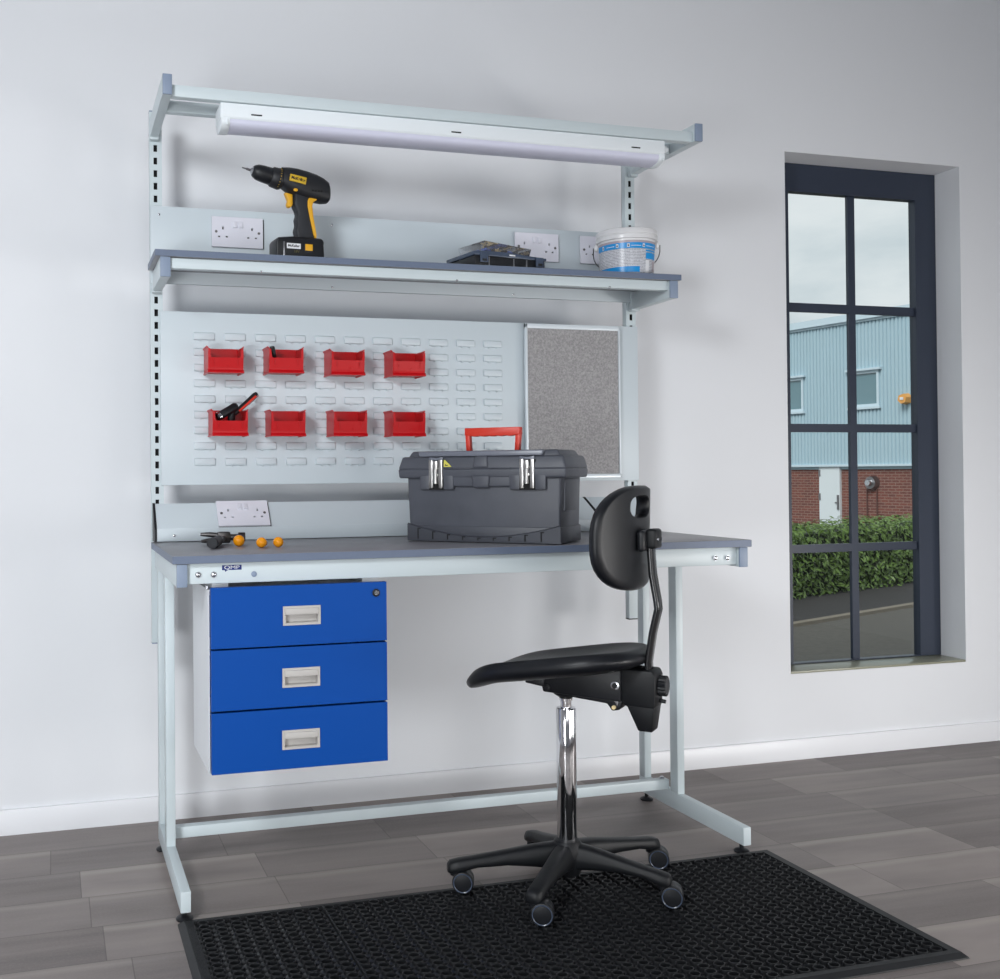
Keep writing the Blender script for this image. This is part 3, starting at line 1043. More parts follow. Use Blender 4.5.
# ------------------------------------------------------------------ small parts cases on the shelf
ca = thing('organiser_case', 'flat black organiser case with smoky blue lid and two front latches on the shelf', 'case', (1.0390, -.4050, 1.6125), math.radians(10))
RC = Matrix.Translation((1.0390, -.4050, 1.6125)) @ Matrix.Rotation(math.radians(10), 4, 'Z')
CL, CD = .243, .150
mb = MB(); mb.box(0, CL, 0, CD, 0, .0330, bev=.004, M=RC)
base = obj('tray_base', mb, M_caseblack, ca)
mb = MB()
for x in (.045, .130, .175):
    mb.box(x, x + .0035, -.0015, .003, .004, .030, M=RC)
obj('divider_rib', mb, M_steel, base)
mb = MB(); mb.prism([(-.003, .0325), (CL + .003, .0325), (CL + .003, .0400), (CL * .78, .0425), (CL * .5, .0470), (CL * .22, .0470), (-.003, .0440)], 'y', -.003, CD + .003, bev=.002, M=RC)
obj('lid', mb, M_caselid, ca)
for x in (.014, .206):
    mb = MB(); mb.box(x, x + .026, -.0085, -.0032, .0120, .0400, bev=.0012, M=RC)
    la = obj('latch', mb, M_caselid, ca)
    mb = MB(); mb.box(x + .006, x + .020, -.0095, -.0083, .0155, .0220, M=RC)
    obj('latch_slot', mb, M_caseblack, la)
mb = MB(); mb.box(.115, .135, -.0040, -.0028, .0370, .0410, M=RC)
obj('lid_mark', mb, M_label_w, ca)

cb = thing('clear_tray', 'small clear plastic tray of brass fixings on top of the black organiser case', 'tray', (1.0760, -.3850, 1.6602), math.radians(14))
RT = Matrix.Translation((1.0760, -.3850, 1.6602)) @ Matrix.Rotation(math.radians(14), 4, 'Z')
TL, TD, TH = .172, .126, .0310
mb = MB()
o_ = [(0, 0), (TL, 0), (TL, TD), (0, TD)]
rings = [[tuple(RT @ Vector((x + (.004 if x == 0 else -.004), y + (.004 if y == 0 else -.004), .0003))) for x, y in o_],
         [tuple(RT @ Vector((x, y, TH if x == 0 else TH * .70))) for x, y in o_]]
mb.loft(rings)
ct = obj('tray_shell', mb, M_clear, cb, smooth=False)
mb = MB()
for x in (.042, .086, .126):
    mb.box(x, x + .0008, .006, TD - .006, .0012, .0150, M=RT)
obj('divider', mb, M_clear, cb)
mb = MB()
for k in range(150):
    x, y = random.uniform(.012, TL - .022), random.uniform(.014, TD - .016)
    blue_zone = x < .050 or .078 < x < .134
    if blue_zone:
        continue
    z = random.uniform(.0075, .0165 if x < .09 else .0100)
    a, b = random.uniform(0, 6.3), random.uniform(-.5, .5)
    d = Vector((math.cos(a) * math.cos(b), math.sin(a) * math.cos(b), math.sin(b))) * .0045
    c = Vector((x, y, z))
    mb.cyl(tuple(RT @ (c - d)), tuple(RT @ (c + d)), .0022, .0014, seg=6)
o = obj('brass_fixings', mb, M_brass)
tag(o, 'heap of small brass fixings inside the clear tray', 'fixings'); o['kind'] = 'stuff'
mb = MB()
for k in range(90):
    x = random.choice((random.uniform(.012, .034), random.uniform(.094, .118)))
    y, z = random.uniform(.012, TD - .014), random.uniform(.0075, .0125)
    a = random.uniform(0, 6.3)
    d = Vector((math.cos(a), math.sin(a), .3)) * .004
    c = Vector((x, y, z))
    mb.cyl(tuple(RT @ (c - d)), tuple(RT @ (c + d)), .0024, seg=6)
o = obj('wall_plugs', mb, M_bluebit)
tag(o, 'small blue plugs inside the clear tray', 'fixings'); o['kind'] = 'stuff'

# ------------------------------------------------------------------ white bucket
BX, BY, BZ = 1.5710, -.3230, 1.6125
bk = thing('bucket', 'small white lidded plastic bucket with blue printed label at the end of the shelf', 'bucket', (BX, BY, BZ))
R0, R1, BH = .0790, .0860, .1180
rr = lambda z: R0 + (R1 - R0) * z / BH
mb = MB(); mb.lathe([(.0700, .004), (R0 - .003, 0), (R0, .003), (R1, BH)], (BX, BY, BZ), 56)
obj('tub', mb, M_pail, bk, angle=50)
mb = MB(); mb.lathe([(r_, z_ - .0220) for r_, z_ in [(R1 + .0010, .1290), (R1 + .0050, .1300), (R1 + .0055, .1400), (R1 + .0040, .1410), (R1 + .0036, .1440), (R1 + .0055, .1450), (R1 + .0055, .1585), (R1 + .0036, .1610), (R1 - .006, .1615), (R1 - .008, .1580)]], (BX, BY, BZ), 56)
obj('lid', mb, M_pail, bk, angle=50)


def wrap(mb, a0, a1, z0, z1, off, n=18):
    """patch of label wrapped round the bucket; angles in degrees from the +X axis"""
    z0, z1, a0, a1 = z0 * .84, z1 * .84, a0 - 13, a1 - 13
    v, f = [], []
    for k in range(n + 1):
        a = math.radians(a0 + (a1 - a0) * k / n)
        for z in (z0, z1):
            r = rr(z) + off
            v.append((BX + r * math.cos(a), BY + r * math.sin(a), BZ + z))
    for k in range(n):
        f.append((2 * k, 2 * k + 2, 2 * k + 3, 2 * k + 1))
    mb.raw(v, f)


mb = MB(); wrap(mb, -182, -30, .0040, .1200, .0006, 40)
lb = obj('label', mb, M_print, bk)
for a0, a1, z0, z1, m_, nm in (
        (-182, -30, .0920, .1120, M_cyan, 'blue_band'), (-182, -80, .0080, .0280, M_cyan, 'blue_band'),
        (-66, -32, .0560, .0780, M_cyan, 'blue_panel'), (-66, -32, .0820, .0880, M_cyan, 'blue_panel'),
        (-182, -30, .1120, .1200, M_pinkgrey, 'mauve_band'), (-66, -56, .0060, .0520, M_label_w, 'bare_panel'),
        (-44, -32, .0140, .0500, M_pinkgrey, 'small_print_panel')):
    mb = MB(); wrap(mb, a0, a1, z0, z1, .0012, 24)
    obj(nm, mb, m_, lb)
for a in (-160, -126, -104, -72):
    mb = MB(); wrap(mb, a - 2.6, a + 2.6, .0960, .1080, .0018, 4)
    obj('hazard_icon', mb, M_label_w, lb)
    mb = MB(); wrap(mb, a - 1.3, a + 1.3, .0985, .1040, .0022, 3)
    obj('icon_mark', mb, M_ink, lb)
for a0, a1 in ((-150, -132), (-98, -78), (-66, -40)):
    mb = MB(); wrap(mb, a0, a1, .1000, .1020, .0018, 6)
    obj('print_line', mb, M_label_w, lb)
va = math.radians(-28)                          # handle ears lie across the view
ex, ey = math.cos(va), math.sin(va)
for s_ in (-1, 1):
    c = Vector((BX + s_ * ex * (R1 + .004), BY + s_ * ey * (R1 + .004), BZ + .0980))
    mb = MB(); mb.sphere(tuple(c), .0075, 12, 8, (.9, .9, 1.5))
    obj('handle_ear', mb, M_pail, bk)
pts = []
rh = R1 + .012
for k in range(0, 21):                          # wire hangs down round the far side
    a = PI * k / 20
    along = -math.cos(a) * (rh + .012 * math.sin(a))
    back = math.sin(a) * .100
    drop = .098 - .062 * math.sin(a) ** .7
    pts.append((BX + ex * along - ey * back * 1.0, BY + ey * along + ex * back * 1.0, BZ + drop))
mb = MB(); mb.tube(pts, .0016, 8)
obj('wire_handle', mb, M_dsteel, bk)

# ------------------------------------------------------------------ toolbox
ang = math.atan2(-.691, .723)
TBM = Matrix.Translation((.8165, -.4473, Z + .0006)) @ Matrix.Rotation(ang, 4, 'Z')
tb = thing('toolbox', 'large charcoal plastic toolbox with red carry handle and two chrome latches on the worktop', 'toolbox', (.8165, -.4473, Z + .0006), ang)
BL, BD = .428, .186


def frustum(mb, a0, a1, b0, b1, z0, c0, c1, d0, d1, z1, bev=.006, M=TBM, seg=3):
    v = [(a0, b0, z0), (a1, b0, z0), (a1, b1, z0), (a0, b1, z0), (c0, d0, z1), (c1, d0, z1), (c1, d1, z1), (c0, d1, z1)]
    mb.raw(v, [(3, 2, 1, 0), (4, 5, 6, 7), (0, 1, 5, 4), (1, 2, 6, 5), (2, 3, 7, 6), (3, 0, 4, 7)], bev, seg, M)


mb = MB()
frustum(mb, .004, BL - .004, .006, BD - .004, .004, -.001, BL + .001, .000, BD, .1890)
body = obj('body', mb, M_box, tb)
# raised lower skirt with an arched top edge, groove shade drawn as raised black bars
mb = MB()
n = 28
up_ = [(BL * k / n, .0135 + .0330 * (abs(2 * k / n - 1) ** 1.8)) for k in range(n + 1)]
v, f = [], []
for (x, zt_) in up_:
    v += [(x, -.0030, .0015), (x, -.0030, zt_), (x, .004, zt_ + .003), (x, .006, .0015)]
for k in range(n):
    for q in range(4):
        f.append((4 * k + q, 4 * k + (q + 1) % 4, 4 * k + 4 + (q + 1) % 4, 4 * k + 4 + q))
f += [(0, 1, 2, 3), (4 * n + 3, 4 * n + 2, 4 * n + 1, 4 * n)]
mb.raw(v, f, M=TBM)
mb.box(-.0010, BL + .0010, .0035, BD - .002, .0015, .0440, bev=.003, M=TBM)
sk_ = obj('skirt', mb, M_boxdark, tb, angle=50)
for k in range(9):
    gx = .030 + k * .0432
    gz = .013 + .0300 * abs(2 * gx / BL - 1) ** 1.8
    mb = MB()
    mb.box(gx, gx + .0035, -.0036, .002, .0060, gz, M=TBM)
    mb.box(gx, gx + .0095, -.0036, .002, gz - .0025, gz + .0005, M=TBM)
    obj('groove_shade', mb, M_opening_shade, sk_)
for a_ in (.05, BL - .05):
    for b_ in (.03, BD - .03):
        mb = MB(); mb.box(a_ - .012, a_ + .012, b_ - .010, b_ + .010, -.0002, .0050, M=TBM)
        obj('rubber_foot', mb, M_black, tb)
# front band under the lid: latch pads and a central bulge
mb = MB()
frustum(mb, .130, .312, -.010, .010, .1480, .130, .312, -.012, .010, .1760, bev=.004)
frustum(mb, .196, .240, -.016, .010, .1450, .192, .244, -.018, .010, .1780, bev=.005)
obj('front_band', mb, M_box, body)
for cx in (.0910, .3450):
    for s_ in (-1, 1):
        mb = MB()
        mb.box(cx + s_ * .0345 - .0140, cx + s_ * .0345 + .0140, -.0135, .008, .1410, .1795, bev=.002, M=TBM)
        obj('latch_guard', mb, M_box, body)
# lid
mb = MB()
frustum(mb, -.0200, BL + .0180, -.0130, BD + .006, .1710, -.0220, BL + .0200, -.0150, BD + .008, .1960, bev=.005)
frustum(mb, -.0220, BL + .0200, -.0150, BD + .008, .1945, -.0120, BL + .0110, -.0070, BD + .000, .2290, bev=.006)
frustum(mb, .0000, BL + .001, .004, BD - .006, .2270, .0110, BL - .010, .010, BD - .014, .2440, bev=.005)
lid = obj('lid', mb, M_box, tb)
mb = MB()
frustum(mb, .0400, .3830, -.0100, .080, .2290, .0360, .3870, -.0080, .080, .2430, bev=.0025)
obj('organiser_cover', mb, M_lidclear, lid)
mb = MB()
frustum(mb, .196, .240, -.0185, .004, .1980, .200, .236, -.0120, .004, .2300, bev=.005)
frustum(mb, .128, .195, -.0165, .000, .1955, .128, .195, -.0160, .000, .1985, bev=.001)
frustum(mb, .241, .300, -.0165, .000, .1955, .241, .300, -.0160, .000, .1985, bev=.001)
obj('lid_bulge', mb, M_box, lid)
mb = MB()
frustum(mb, BL - .006, BL + .0035, .030, BD - .040, .085, BL - .006, BL + .0045, .030, BD - .040, .168, bev=.002)
obj('end_recess_rib', mb, M_boxdark, body)
for cx in (.0910, .3450):
    mb = MB()
    mb.box(cx - .0195, cx - .0085, -.0185, -.0100, .1440, .2200, bev=.0015, M=TBM)
    mb.box(cx + .0085, cx + .0195, -.0185, -.0100, .1440, .2200, bev=.0015, M=TBM)
    mb.box(cx - .0195, cx + .0195, -.0150, -.0105, .1960, .2000, M=TBM)
    la = obj('latch', mb, M_nickel, tb)
    mb = MB()
    mb.box(cx - .0070, cx + .0070, -.0235, -.0150, .1920, .2180, bev=.003, M=TBM)
    mb.cyl(tuple(TBM @ Vector((cx, -.0190, .1560))), tuple(TBM @ Vector((cx, -.0190, .1940))), .0058, seg=14)
    mb.box(cx - .0080, cx + .0080, -.0215, -.0150, .1760, .1820, bev=.001, M=TBM)
    obj('latch_lever', mb, M_nickel, la)
    mb = MB()
    mb.box(cx - .0225, cx + .0225, -.0110, -.0060, .1400, .2190, M=TBM)
    obj('recess_shade', mb, M_opening_shade, la)  # black plate that paints the shade in the gaps round the latch
    mb = MB()
    mb.prism([(cx - .0210, .2190), (cx + .0210, .2190), (cx + .0190, .2280), (cx + .0040, .2250), (cx - .0040, .2250), (cx - .0190, .2280)], 'y', -.0165, -.0100, bev=.001, M=TBM)
    obj('latch_hinge', mb, M_lidclear, la)
mb = MB()
mb.prism([(.1145, .2010), (.1145, .2190), (.1190, .2190), (.1370, .2010)], 'y', -.0163, -.0158, M=TBM)
sk2 = obj('warning_sticker', mb, M_sticker, lid)
mb = MB(); mb.prism([(.1180, .2040), (.1185, .2085), (.1225, .2060), (.1265, .2065), (.1260, .2040)], 'y', -.0166, -.0163, M=TBM)
obj('warning_mark', mb, M_ink, sk2)
# carry handle
mb = MB()
ht = .3070
hx0, hx1, hb = .1390, .2960, .086
bar = [(hx0, ht), (hx1, ht), (hx1, ht - .020)]
m = 5
for k in range(m * 6 + 1):
    u = k / (m * 6)
    bar.append((hx1 - .016 - u * (hx1 - hx0 - .032), ht - .0215 - .0025 * abs(math.sin(u * PI * m))))
bar.append((hx0, ht - .020))
mb.prism(bar, 'y', hb - .012, hb + .012, bev=.0015, M=TBM)
hd = obj('carry_handle', mb, M_redhandle, tb)
for a_, b_ in ((hx0, hx0 + .0130), (hx1 - .0130, hx1)):
    s_ = .003 if a_ == hx0 else -.003
    mb = MB(); mb.prism([(a_, ht - .018), (b_, ht - .018), (b_ + s_, .2435), (a_ + s_, .2435)], 'y', hb - .009, hb + .009, bev=.0015, M=TBM)
    obj('handle_leg', mb, M_redhandle, hd)

# ------------------------------------------------------------------ small things on the worktop
for k, (bx, by, r, lab) in enumerate((
        (.3420, -.4900, .0148, 'glossy orange ball on the worktop touching the hammer end of the row'),
        (.3880, -.5560, .0132, 'middle orange ball of three on the worktop, with a dark pointed tip'),
        (.4320, -.5540, .0132, 'orange ball on the worktop at the end of the row, furthest from the hammer'))):
    t = thing('orange_ball', lab, 'ball', (bx, by, Z), 0, 'orange balls in a row on the worktop')
    mb = MB(); mb.sphere((bx, by, Z + r + .0004), r, 28, 18)
    obj('ball', mb, M_orange, t)
    if k == 1:
        d = Vector((.42, .90, 0))
        c = Vector((bx, by, Z + .011))
        mb = MB(); mb.tube([c + d * .010, c + d * .028, c + d * .040], [.0105, .0095, .0040], 16)
        nk = obj('ball_neck', mb, M_orange, t)
        mb = MB(); mb.tube([c + d * .0395, c + d * .055], [.0032, .0008], 10)
        obj('pointed_tip', mb, M_ink, t)

hm = thing('claw_hammer', 'claw hammer with dark rubber grip lying on the worktop beside the orange balls', 'hammer', (.296, -.50, Z))
g0, g1 = Vector((.2640, -.5560, Z + .0145)), Vector((.3200, -.3750, Z + .0150))
mb = MB(); mb.tube([g0, g0.lerp(g1, .02), g0.lerp(g1, .10), g0.lerp(g1, .45), g0.lerp(g1, .55)], [.0120, .0155, .0150, .0120, .0110], 18, ry=.0135, up=(0, 0, 1))
obj('grip', mb, M_drillgrip, hm)
mb = MB(); mb.tube([g0.lerp(g1, .54), g0.lerp(g1, .8), g1], [.0085, .0075, .0085], 14)
obj('shaft', mb, M_dsteel, hm)
mb = MB()
hx_, hy_, hz_ = g1.x, g1.y, Z + .0180
mb.box(hx_ - .016, hx_ + .018, hy_ - .012, hy_ + .012, Z + .003, Z + .0330, bev=.004)
mb.cyl((hx_ + .016, hy_, hz_), (hx_ + .040, hy_ - .004, hz_), .0080, seg=16)
mb.cyl((hx_ + .039, hy_ - .004, hz_), (hx_ + .058, hy_ - .006, hz_), .0125, seg=20, bev=.002)
for s_ in (-1, 1):
    mb.tube([(hx_ - .012, hy_ + s_ * .003, hz_ + s_ * .005), (hx_ - .036, hy_ + s_ * .006, hz_ + s_ * .0075), (hx_ - .060, hy_ + s_ * .010, hz_ + s_ * .0085)], [.0075, .0070, .0042], 10)
obj('head', mb, mat('dark forged steel', (.10, .095, .095), .35, 1, var=.3, vscale=60), hm)

# ------------------------------------------------------------------ chair
CX, CY = 1.0855, -.8400
TH = math.radians(133)
CM = Matrix.Translation((CX, CY, 0)) @ Matrix.Rotation(TH, 4, 'Z')       # +x = the way the sitter faces, +y = sitter's left
ch = thing('workshop_chair', 'black swivel work chair with chrome column and five castors in front of the bench', 'chair', (CX, CY, 0), TH)
MT = .0126                                                              # top of the mat


def C(a, b, z):
    return CM @ Vector((a, b, z))


# seat: rounded slab tilted forward, front edge rolled down, shallow dish
mb = MB()
NR, NA = 14, 48
sa, sb = .213, .168


def seat_pt(u, a, top):
    ca, sa_ = math.cos(a), math.sin(a)
    e = .70
    fx = sa * math.copysign(abs(ca) ** e, ca)
    wy = sb * (1 - .10 * (fx / sa)) if fx < 0 else sb
    fy = wy * math.copysign(abs(sa_) ** e, sa_)
    x, y = fx * u, fy * u
    z = .5780 - .170 * x + .045 * y
    if x > .10:
        z -= 1.9 * (x - .10) ** 2
    dish = -.010 * (1 - u ** 2) + .010 * (abs(y) / sb) ** 2
    if top:
        z += dish - .013 * max(0, (u - .90) / .10) ** 2
    else:
        z += -.046 + .008 * max(0, (u - .80) / .20) ** 2
        z += .5 * dish
    return C(x + .018, y, z)


rings = []
us = [.05, .2, .4, .6, .75, .86, .93, .97, 1.0]
for u in us:
    rings.append([tuple(seat_pt(u, 2 * PI * k / NA, True)) for k in range(NA)])
mid = []
for k in range(NA):
    a_ = seat_pt(1.0, 2 * PI * k / NA, True)
    b_ = seat_pt(1.0, 2 * PI * k / NA, False)
    c_ = C(0, 0, .55)
    m_ = (a_ + b_) / 2
    out = Vector((m_.x - c_.x, m_.y - c_.y, 0)).normalized() * .010
    mid.append(tuple(m_ + out))
rings.append(mid)
for u in reversed(us):
    rings.append([tuple(seat_pt(u, 2 * PI * k / NA, False)) for k in range(NA)])
mb.loft(rings)
so_ = obj('seat', mb, M_seat, ch, angle=180)
sd = so_.modifiers.new('smooth', 'SUBSURF')
sd.levels = sd.render_levels = 1

# backrest: curved shell with a hand hole
HWB, HHB, ZB0 = .187, .1220, .8710


def back_pt(y, z, front):
    sag = 1.30 * y * y                                   # wraps round the sitter
    x = -.163 + sag + .10 * (z - ZB0) * (-.25) - (.0 if front else .030)
    return C(x, y, z)


def in_back(y, z):
    q = (abs(y) / HWB) ** 2.7 + (abs(z - ZB0) / HHB) ** 2.7
    return q


mb = MB()
t_ = bmesh.new()
# polar grid from the hand hole outwards keeps both outlines clean
hy0, hz0, hry, hrz = 0.006, .9440, .0640, .0240
NA2, NR2 = 72, 12


def outline(a):
    """point where the ray from the hole centre meets the outer outline"""
    lo, hi = 0.0, .5
    for _ in range(40):
        r = (lo + hi) / 2
        if in_back(hy0 + r * math.cos(a), hz0 + r * math.sin(a)) < 1: lo = r
        else: hi = r
    return lo


def hole_r(a):
    n = 3.0
    return 1 / ((abs(math.cos(a)) / hry) ** n + (abs(math.sin(a)) / hrz) ** n) ** (1 / n)


def layer(off, shrink, grow):
    L = []
    for r in range(NR2 + 1):
        ring = []
        for k in range(NA2):
            a = 2 * PI * k / NA2
            r0, r1 = hole_r(a) + grow, outline(a) - shrink
            q = r0 + (r1 - r0) * r / NR2
            y, z = hy0 + q * math.cos(a), hz0 + q * math.sin(a)
            p_ = back_pt(y, z, True)
            n_ = (C(1, 0, 0) - C(0, 0, 0)) - (C(0, 1, 0) - C(0, 0, 0)) * 2.6 * y
            n_.normalize()
            ring.append(tuple(p_ - n_ * off))
        L.append(ring)
    return L


fr_ = layer(.000, .010, .006)
bk_ = layer(.030, .008, .004)
mid1 = layer(.009, .000, .000)
mid2 = layer(.023, .000, .000)
rings = [mid1[0]] + [fr_[r] for r in range(NR2 + 1)] + [mid1[-1], mid2[-1]] + [bk_[r] for r in reversed(range(NR2 + 1))] + [mid2[0], mid1[0]]
mb.loft(rings, cap=False)
bmesh.ops.remove_doubles(mb.bm, verts=mb.bm.verts[:], dist=1e-5)
obj('backrest', mb, M_seat, ch, angle=60)

CMR = CM @ Matrix.Translation((.013, 0, 0))


def CR(a, b, z):
    return CMR @ Vector((a, b, z))


BKX = -.2100
mb = MB(); mb.box(-.2220, -.2040, -.050, .050, .8400, .8900, bev=.008, seg=3, M=CMR)
mount = obj('backrest_mount', mb, M_black, ch)
mb = MB(); mb.box(-.2440, -.2180, -.026, .026, .8460, .8920, bev=.007, seg=3, M=CMR)
obj('mount_cover', mb, M_arm, mount)
for s_ in (-1, 1):
    mb = MB(); mb.cyl(tuple(CR(-.2435, s_ * .0165, .8680)), tuple(CR(-.2460, s_ * .0165, .8680)), .0035, seg=12)
    obj('screw', mb, M_steel, mount)
mb = MB()
pts = [CR(-.2180, 0, .5400), CR(-.2160, 0, .5800), CR(-.2270, 0, .6500), CR(-.2400, 0, .7050), CR(-.2380, 0, .7250), CR(-.2280, 0, .7850), CR(-.2240, 0, .8500)]
rings = []
for i, p_ in enumerate(pts):
    d = (pts[min(i + 1, len(pts) - 1)] - pts[max(0, i - 1)]).normalized()
    sy = (CR(0, 1, 0) - CR(0, 0, 0))
    sx = sy.cross(d).normalized()
    ring = []
    for k in range(16):
        a = 2 * PI * k / 16
        ca, sa_ = math.cos(a), math.sin(a)
        ring.append(tuple(p_ + sy * .0195 * math.copysign(abs(ca) ** .6, ca) + sx * .0075 * math.copysign(abs(sa_) ** .6, sa_)))
    rings.append(ring)
mb.loft(rings)
bar = obj('back_bar', mb, mat('black gloss steel', (.012, .012, .014), .18), ch, angle=50)

# mechanism under the seat
mb = MB()
mb.prism([(.042, .4930), (-.150, .4880), (-.150, .5620), (-.040, .5520), (.036, .5340), (.048, .5180)], 'y', -.046, .046, bev=.004, M=CM)
mb.prism([(.086, .5120), (.036, .5060), (.036, .5330), (.082, .5260)], 'y', -.052, .052, bev=.003, M=CM)
mb.prism([(.010, .4940), (-.150, .4900), (-.142, .4660), (-.124, .4620), (-.112, .4780), (-.030, .4840)], 'y', -.032, .032, bev=.003, M=CM)
mech = obj('tilt_mechanism', mb, M_black, ch)
for a_, z_, r_ in ((-.137, .5260, .0105), (.030, .5050, .0070)):
    mb = MB(); mb.cyl(tuple(C(a_, .0450, z_)), tuple(C(a_, .0500, z_)), r_, seg=20, bev=.001)
    mb2 = obj('pivot_bolt', mb, M_steel if r_ > .008 else M_black, mech)
    mb = MB(); mb.cyl(tuple(C(a_, .0499, z_)), tuple(C(a_, .0512, z_)), r_ * .6, seg=16)
    obj('bolt_socket', mb, M_black, mech)
mb = MB(); mb.prism([(-.122, .5090), (-.150, .5090), (-.138, .4740)], 'y', .0330, .0380, bev=.001, M=CM)
obj('lever_plate', mb, M_steel, mech)
mb = MB(); mb.cyl(tuple(C(-.130, .0330, .4720)), tuple(C(-.130, .0390, .4720)), .0048, seg=12)
obj('brass_bolt', mb, M_brass, mech)
for a_, b_, z_ in ((-.07, .06, .5540), (-.07, -.06, .5540), (.06, .06, .5350), (-.15, .055, .5740)):
    mb = MB(); mb.cyl(tuple(C(a_, b_, z_ - .006)), tuple(C(a_, b_, z_ + .008)), .004, seg=10)
    obj('seat_bolt', mb, M_steel, mech)
mb = MB()
mb.prism([(-.146, .5640), (-.234, .5640), (-.240, .5500), (-.238, .4780), (-.168, .4780), (-.150, .4960)], 'y', -.036, .036, bev=.005, M=CMR)
frustum(mb, -.236, -.172, -.033, .033, .4790, -.236, -.172, -.033, .033, .4770, bev=0, M=CMR)
v0 = [(-.236, -.033, .479), (-.172, -.033, .479), (-.172, .033, .479), (-.236, .033, .479), (-.229, -.024, .4200), (-.196, -.024, .4200), (-.196, .024, .4200), (-.229, .024, .4200)]
mb.raw(v0, [(0, 1, 2, 3), (7, 6, 5, 4), (0, 4, 5, 1), (1, 5, 6, 2), (2, 6, 7, 3), (3, 7, 4, 0)], bev=.003, M=CMR)
hs = obj('back_housing', mb, M_arm, ch)
mb = MB()
kn = []
for x_, r_ in ((-.2385, .018), (-.2400, .0230), (-.2560, .0230), (-.2580, .0200)):
    kn.append([tuple(CR(x_, (r_ + (.0012 if k % 2 else -.0012)) * math.cos(2 * PI * k / 36) - .004, .5260 + (r_ + (.0012 if k % 2 else -.0012)) * math.sin(2 * PI * k / 36))) for k in range(36)])
mb.loft(kn)
obj('tension_knob', mb, M_black, hs, angle=20)
mb = MB(); mb.cyl(tuple(CR(-.238, -.010, .490)), tuple(CR(-.2520, -.010, .488)), .0045, seg=10)
obj('stop_pin', mb, M_black, hs)
# column and star base
mb = MB(); mb.lathe([(.0225, .1200), (.0240, .1230), (.0240, .4480), (.0225, .4515), (.0150, .4520)], (CX, CY, 0), 40)
col_ = obj('gas_column', mb, M_chrome, ch)
mb = MB(); mb.lathe([(.0132, .4400), (.0132, .4690), (.0165, .4700), (.0165, .4750), (.0132, .4760), (.0132, .4820)], (CX, CY, 0), 28)
obj('piston', mb, M_chrome, col_)
mb = MB(); mb.lathe([(.0175, .4770), (.0300, .4850), (.0320, .4940), (.0200, .4960)], (CX, CY, 0), 28)
obj('column_boss', mb, M_black, mech)
mb = MB(); mb.lathe([(.0200, .0480), (.0300, .0500), (.0340, .0600), (.0400, .0900), (.0390, .1150), (.0300, .1300), (.0250, .1320)], (CX, CY, 0), 36)
mb.lathe([(.0140, .0420), (.0175, .0425), (.0180, .0500)], (CX, CY, 0), 20)
hub = obj('base_hub', mb, M_arm, ch)
swivels = [336, 335, 332, 328, 331]
for k in range(5):
    a = math.radians(90 + 72 * k + 0)
    u = Vector((math.cos(a), math.sin(a) * .70, 0)) * 1.02
    w_ = Vector((-u.y, u.x, 0)).normalized()
    c0 = Vector((CX, CY, 0))
    mb = MB()
    rings = []
    for (r_, zt2, zb2, hw) in ((.020, .1260, .0620, .0270), (.080, .1200, .0690, .0240), (.150, .1080, .0740, .0215), (.225, .0960, .0700, .0200), (.268, .0905, .0600, .0200), (.290, .0860, .0570, .0180), (.296, .0780, .0600, .0130)):
        ring = []
        for kk in range(16):
            b = 2 * PI * kk / 16
            cb_, sb_ = math.cos(b), math.sin(b)
            y = hw * math.copysign(abs(cb_) ** .55, cb_) * (1.0 if sb_ < .1 else .86)
            z = (zt2 + zb2) / 2 + (zt2 - zb2) / 2 * math.copysign(abs(sb_) ** .6, sb_)
            ring.append(tuple(c0 + u * r_ + w_ * y + Vector((0, 0, z))))
        rings.append(ring)
    mb.loft(rings)
    leg = obj('base_leg', mb, M_arm, ch, angle=50)
    pin = c0 + u * .276
    s = math.radians(swivels[k])
    e = Vector((math.cos(s), math.sin(s), 0))                # trail direction
    ax = Vector((-e.y, e.x, 0))                              # wheel axle
    wc = pin + e * .018 + Vector((0, 0, MT + .0262))
    mb = MB()
    mb.cyl(tuple(pin + Vector((0, 0, .0520))), tuple(pin + Vector((0, 0, .0680))), .0135, seg=18)
    hood = []
    for off in (-.0205, .0205):
        pass
    rings = []
    for off in (-.0130, .0130):
        ring = [tuple(wc + ax * off + e * math.cos(b) * .0255 + Vector((0, 0, math.sin(b) * .0262))) for b in [math.radians(-10 + 200 * i / 12) for i in range(13)]]
        rings.append(ring)
    mb.loft(rings)
    mb.tube([pin + Vector((0, 0, .054)), wc + Vector((0, 0, .012))], [.0130, .0120], 14)
    fork = obj('castor', mb, M_black, ch)
    for s_ in (-1, 1):
        mb = MB()
        w0, w1 = wc + ax * s_ * .0035, wc + ax * s_ * .0215
        mb.cyl(tuple(w0), tuple(w1), .0260, seg=32, bev=.0025)
        obj('castor_wheel', mb, M_black, fork)
        mb = MB()
        pr_ = [(.0205, .0002), (.0222, .0012), (.0225, .0014), (.0232, .0002)]
        mm = Matrix.Translation(w1) @ (ax * s_).to_track_quat('Z', 'Y').to_matrix().to_4x4()
        mb.lathe(pr_, seg=32, M=mm, cap=False)
        obj('wheel_ring', mb, M_caselid, fork)

# ------------------------------------------------------------------ rubber mat
mt = thing('rubber_mat', 'black perforated rubber floor mat under the chair', 'mat', (.94, -1.06, 0))
MX0, MX1, MY0, MY1, HT = .1500, 1.7260, -1.3960, -.7520, .0120
PX, PY, GX, GY = .03683, .0240, .2039, -.7810
NX, NY = 41, 25
gx0, gx1 = GX - PX / 2, GX + PX * (NX - .5)
gy1, gy0 = GY + PY / 2, GY - PY * (NY - .5)
v, f = [], []


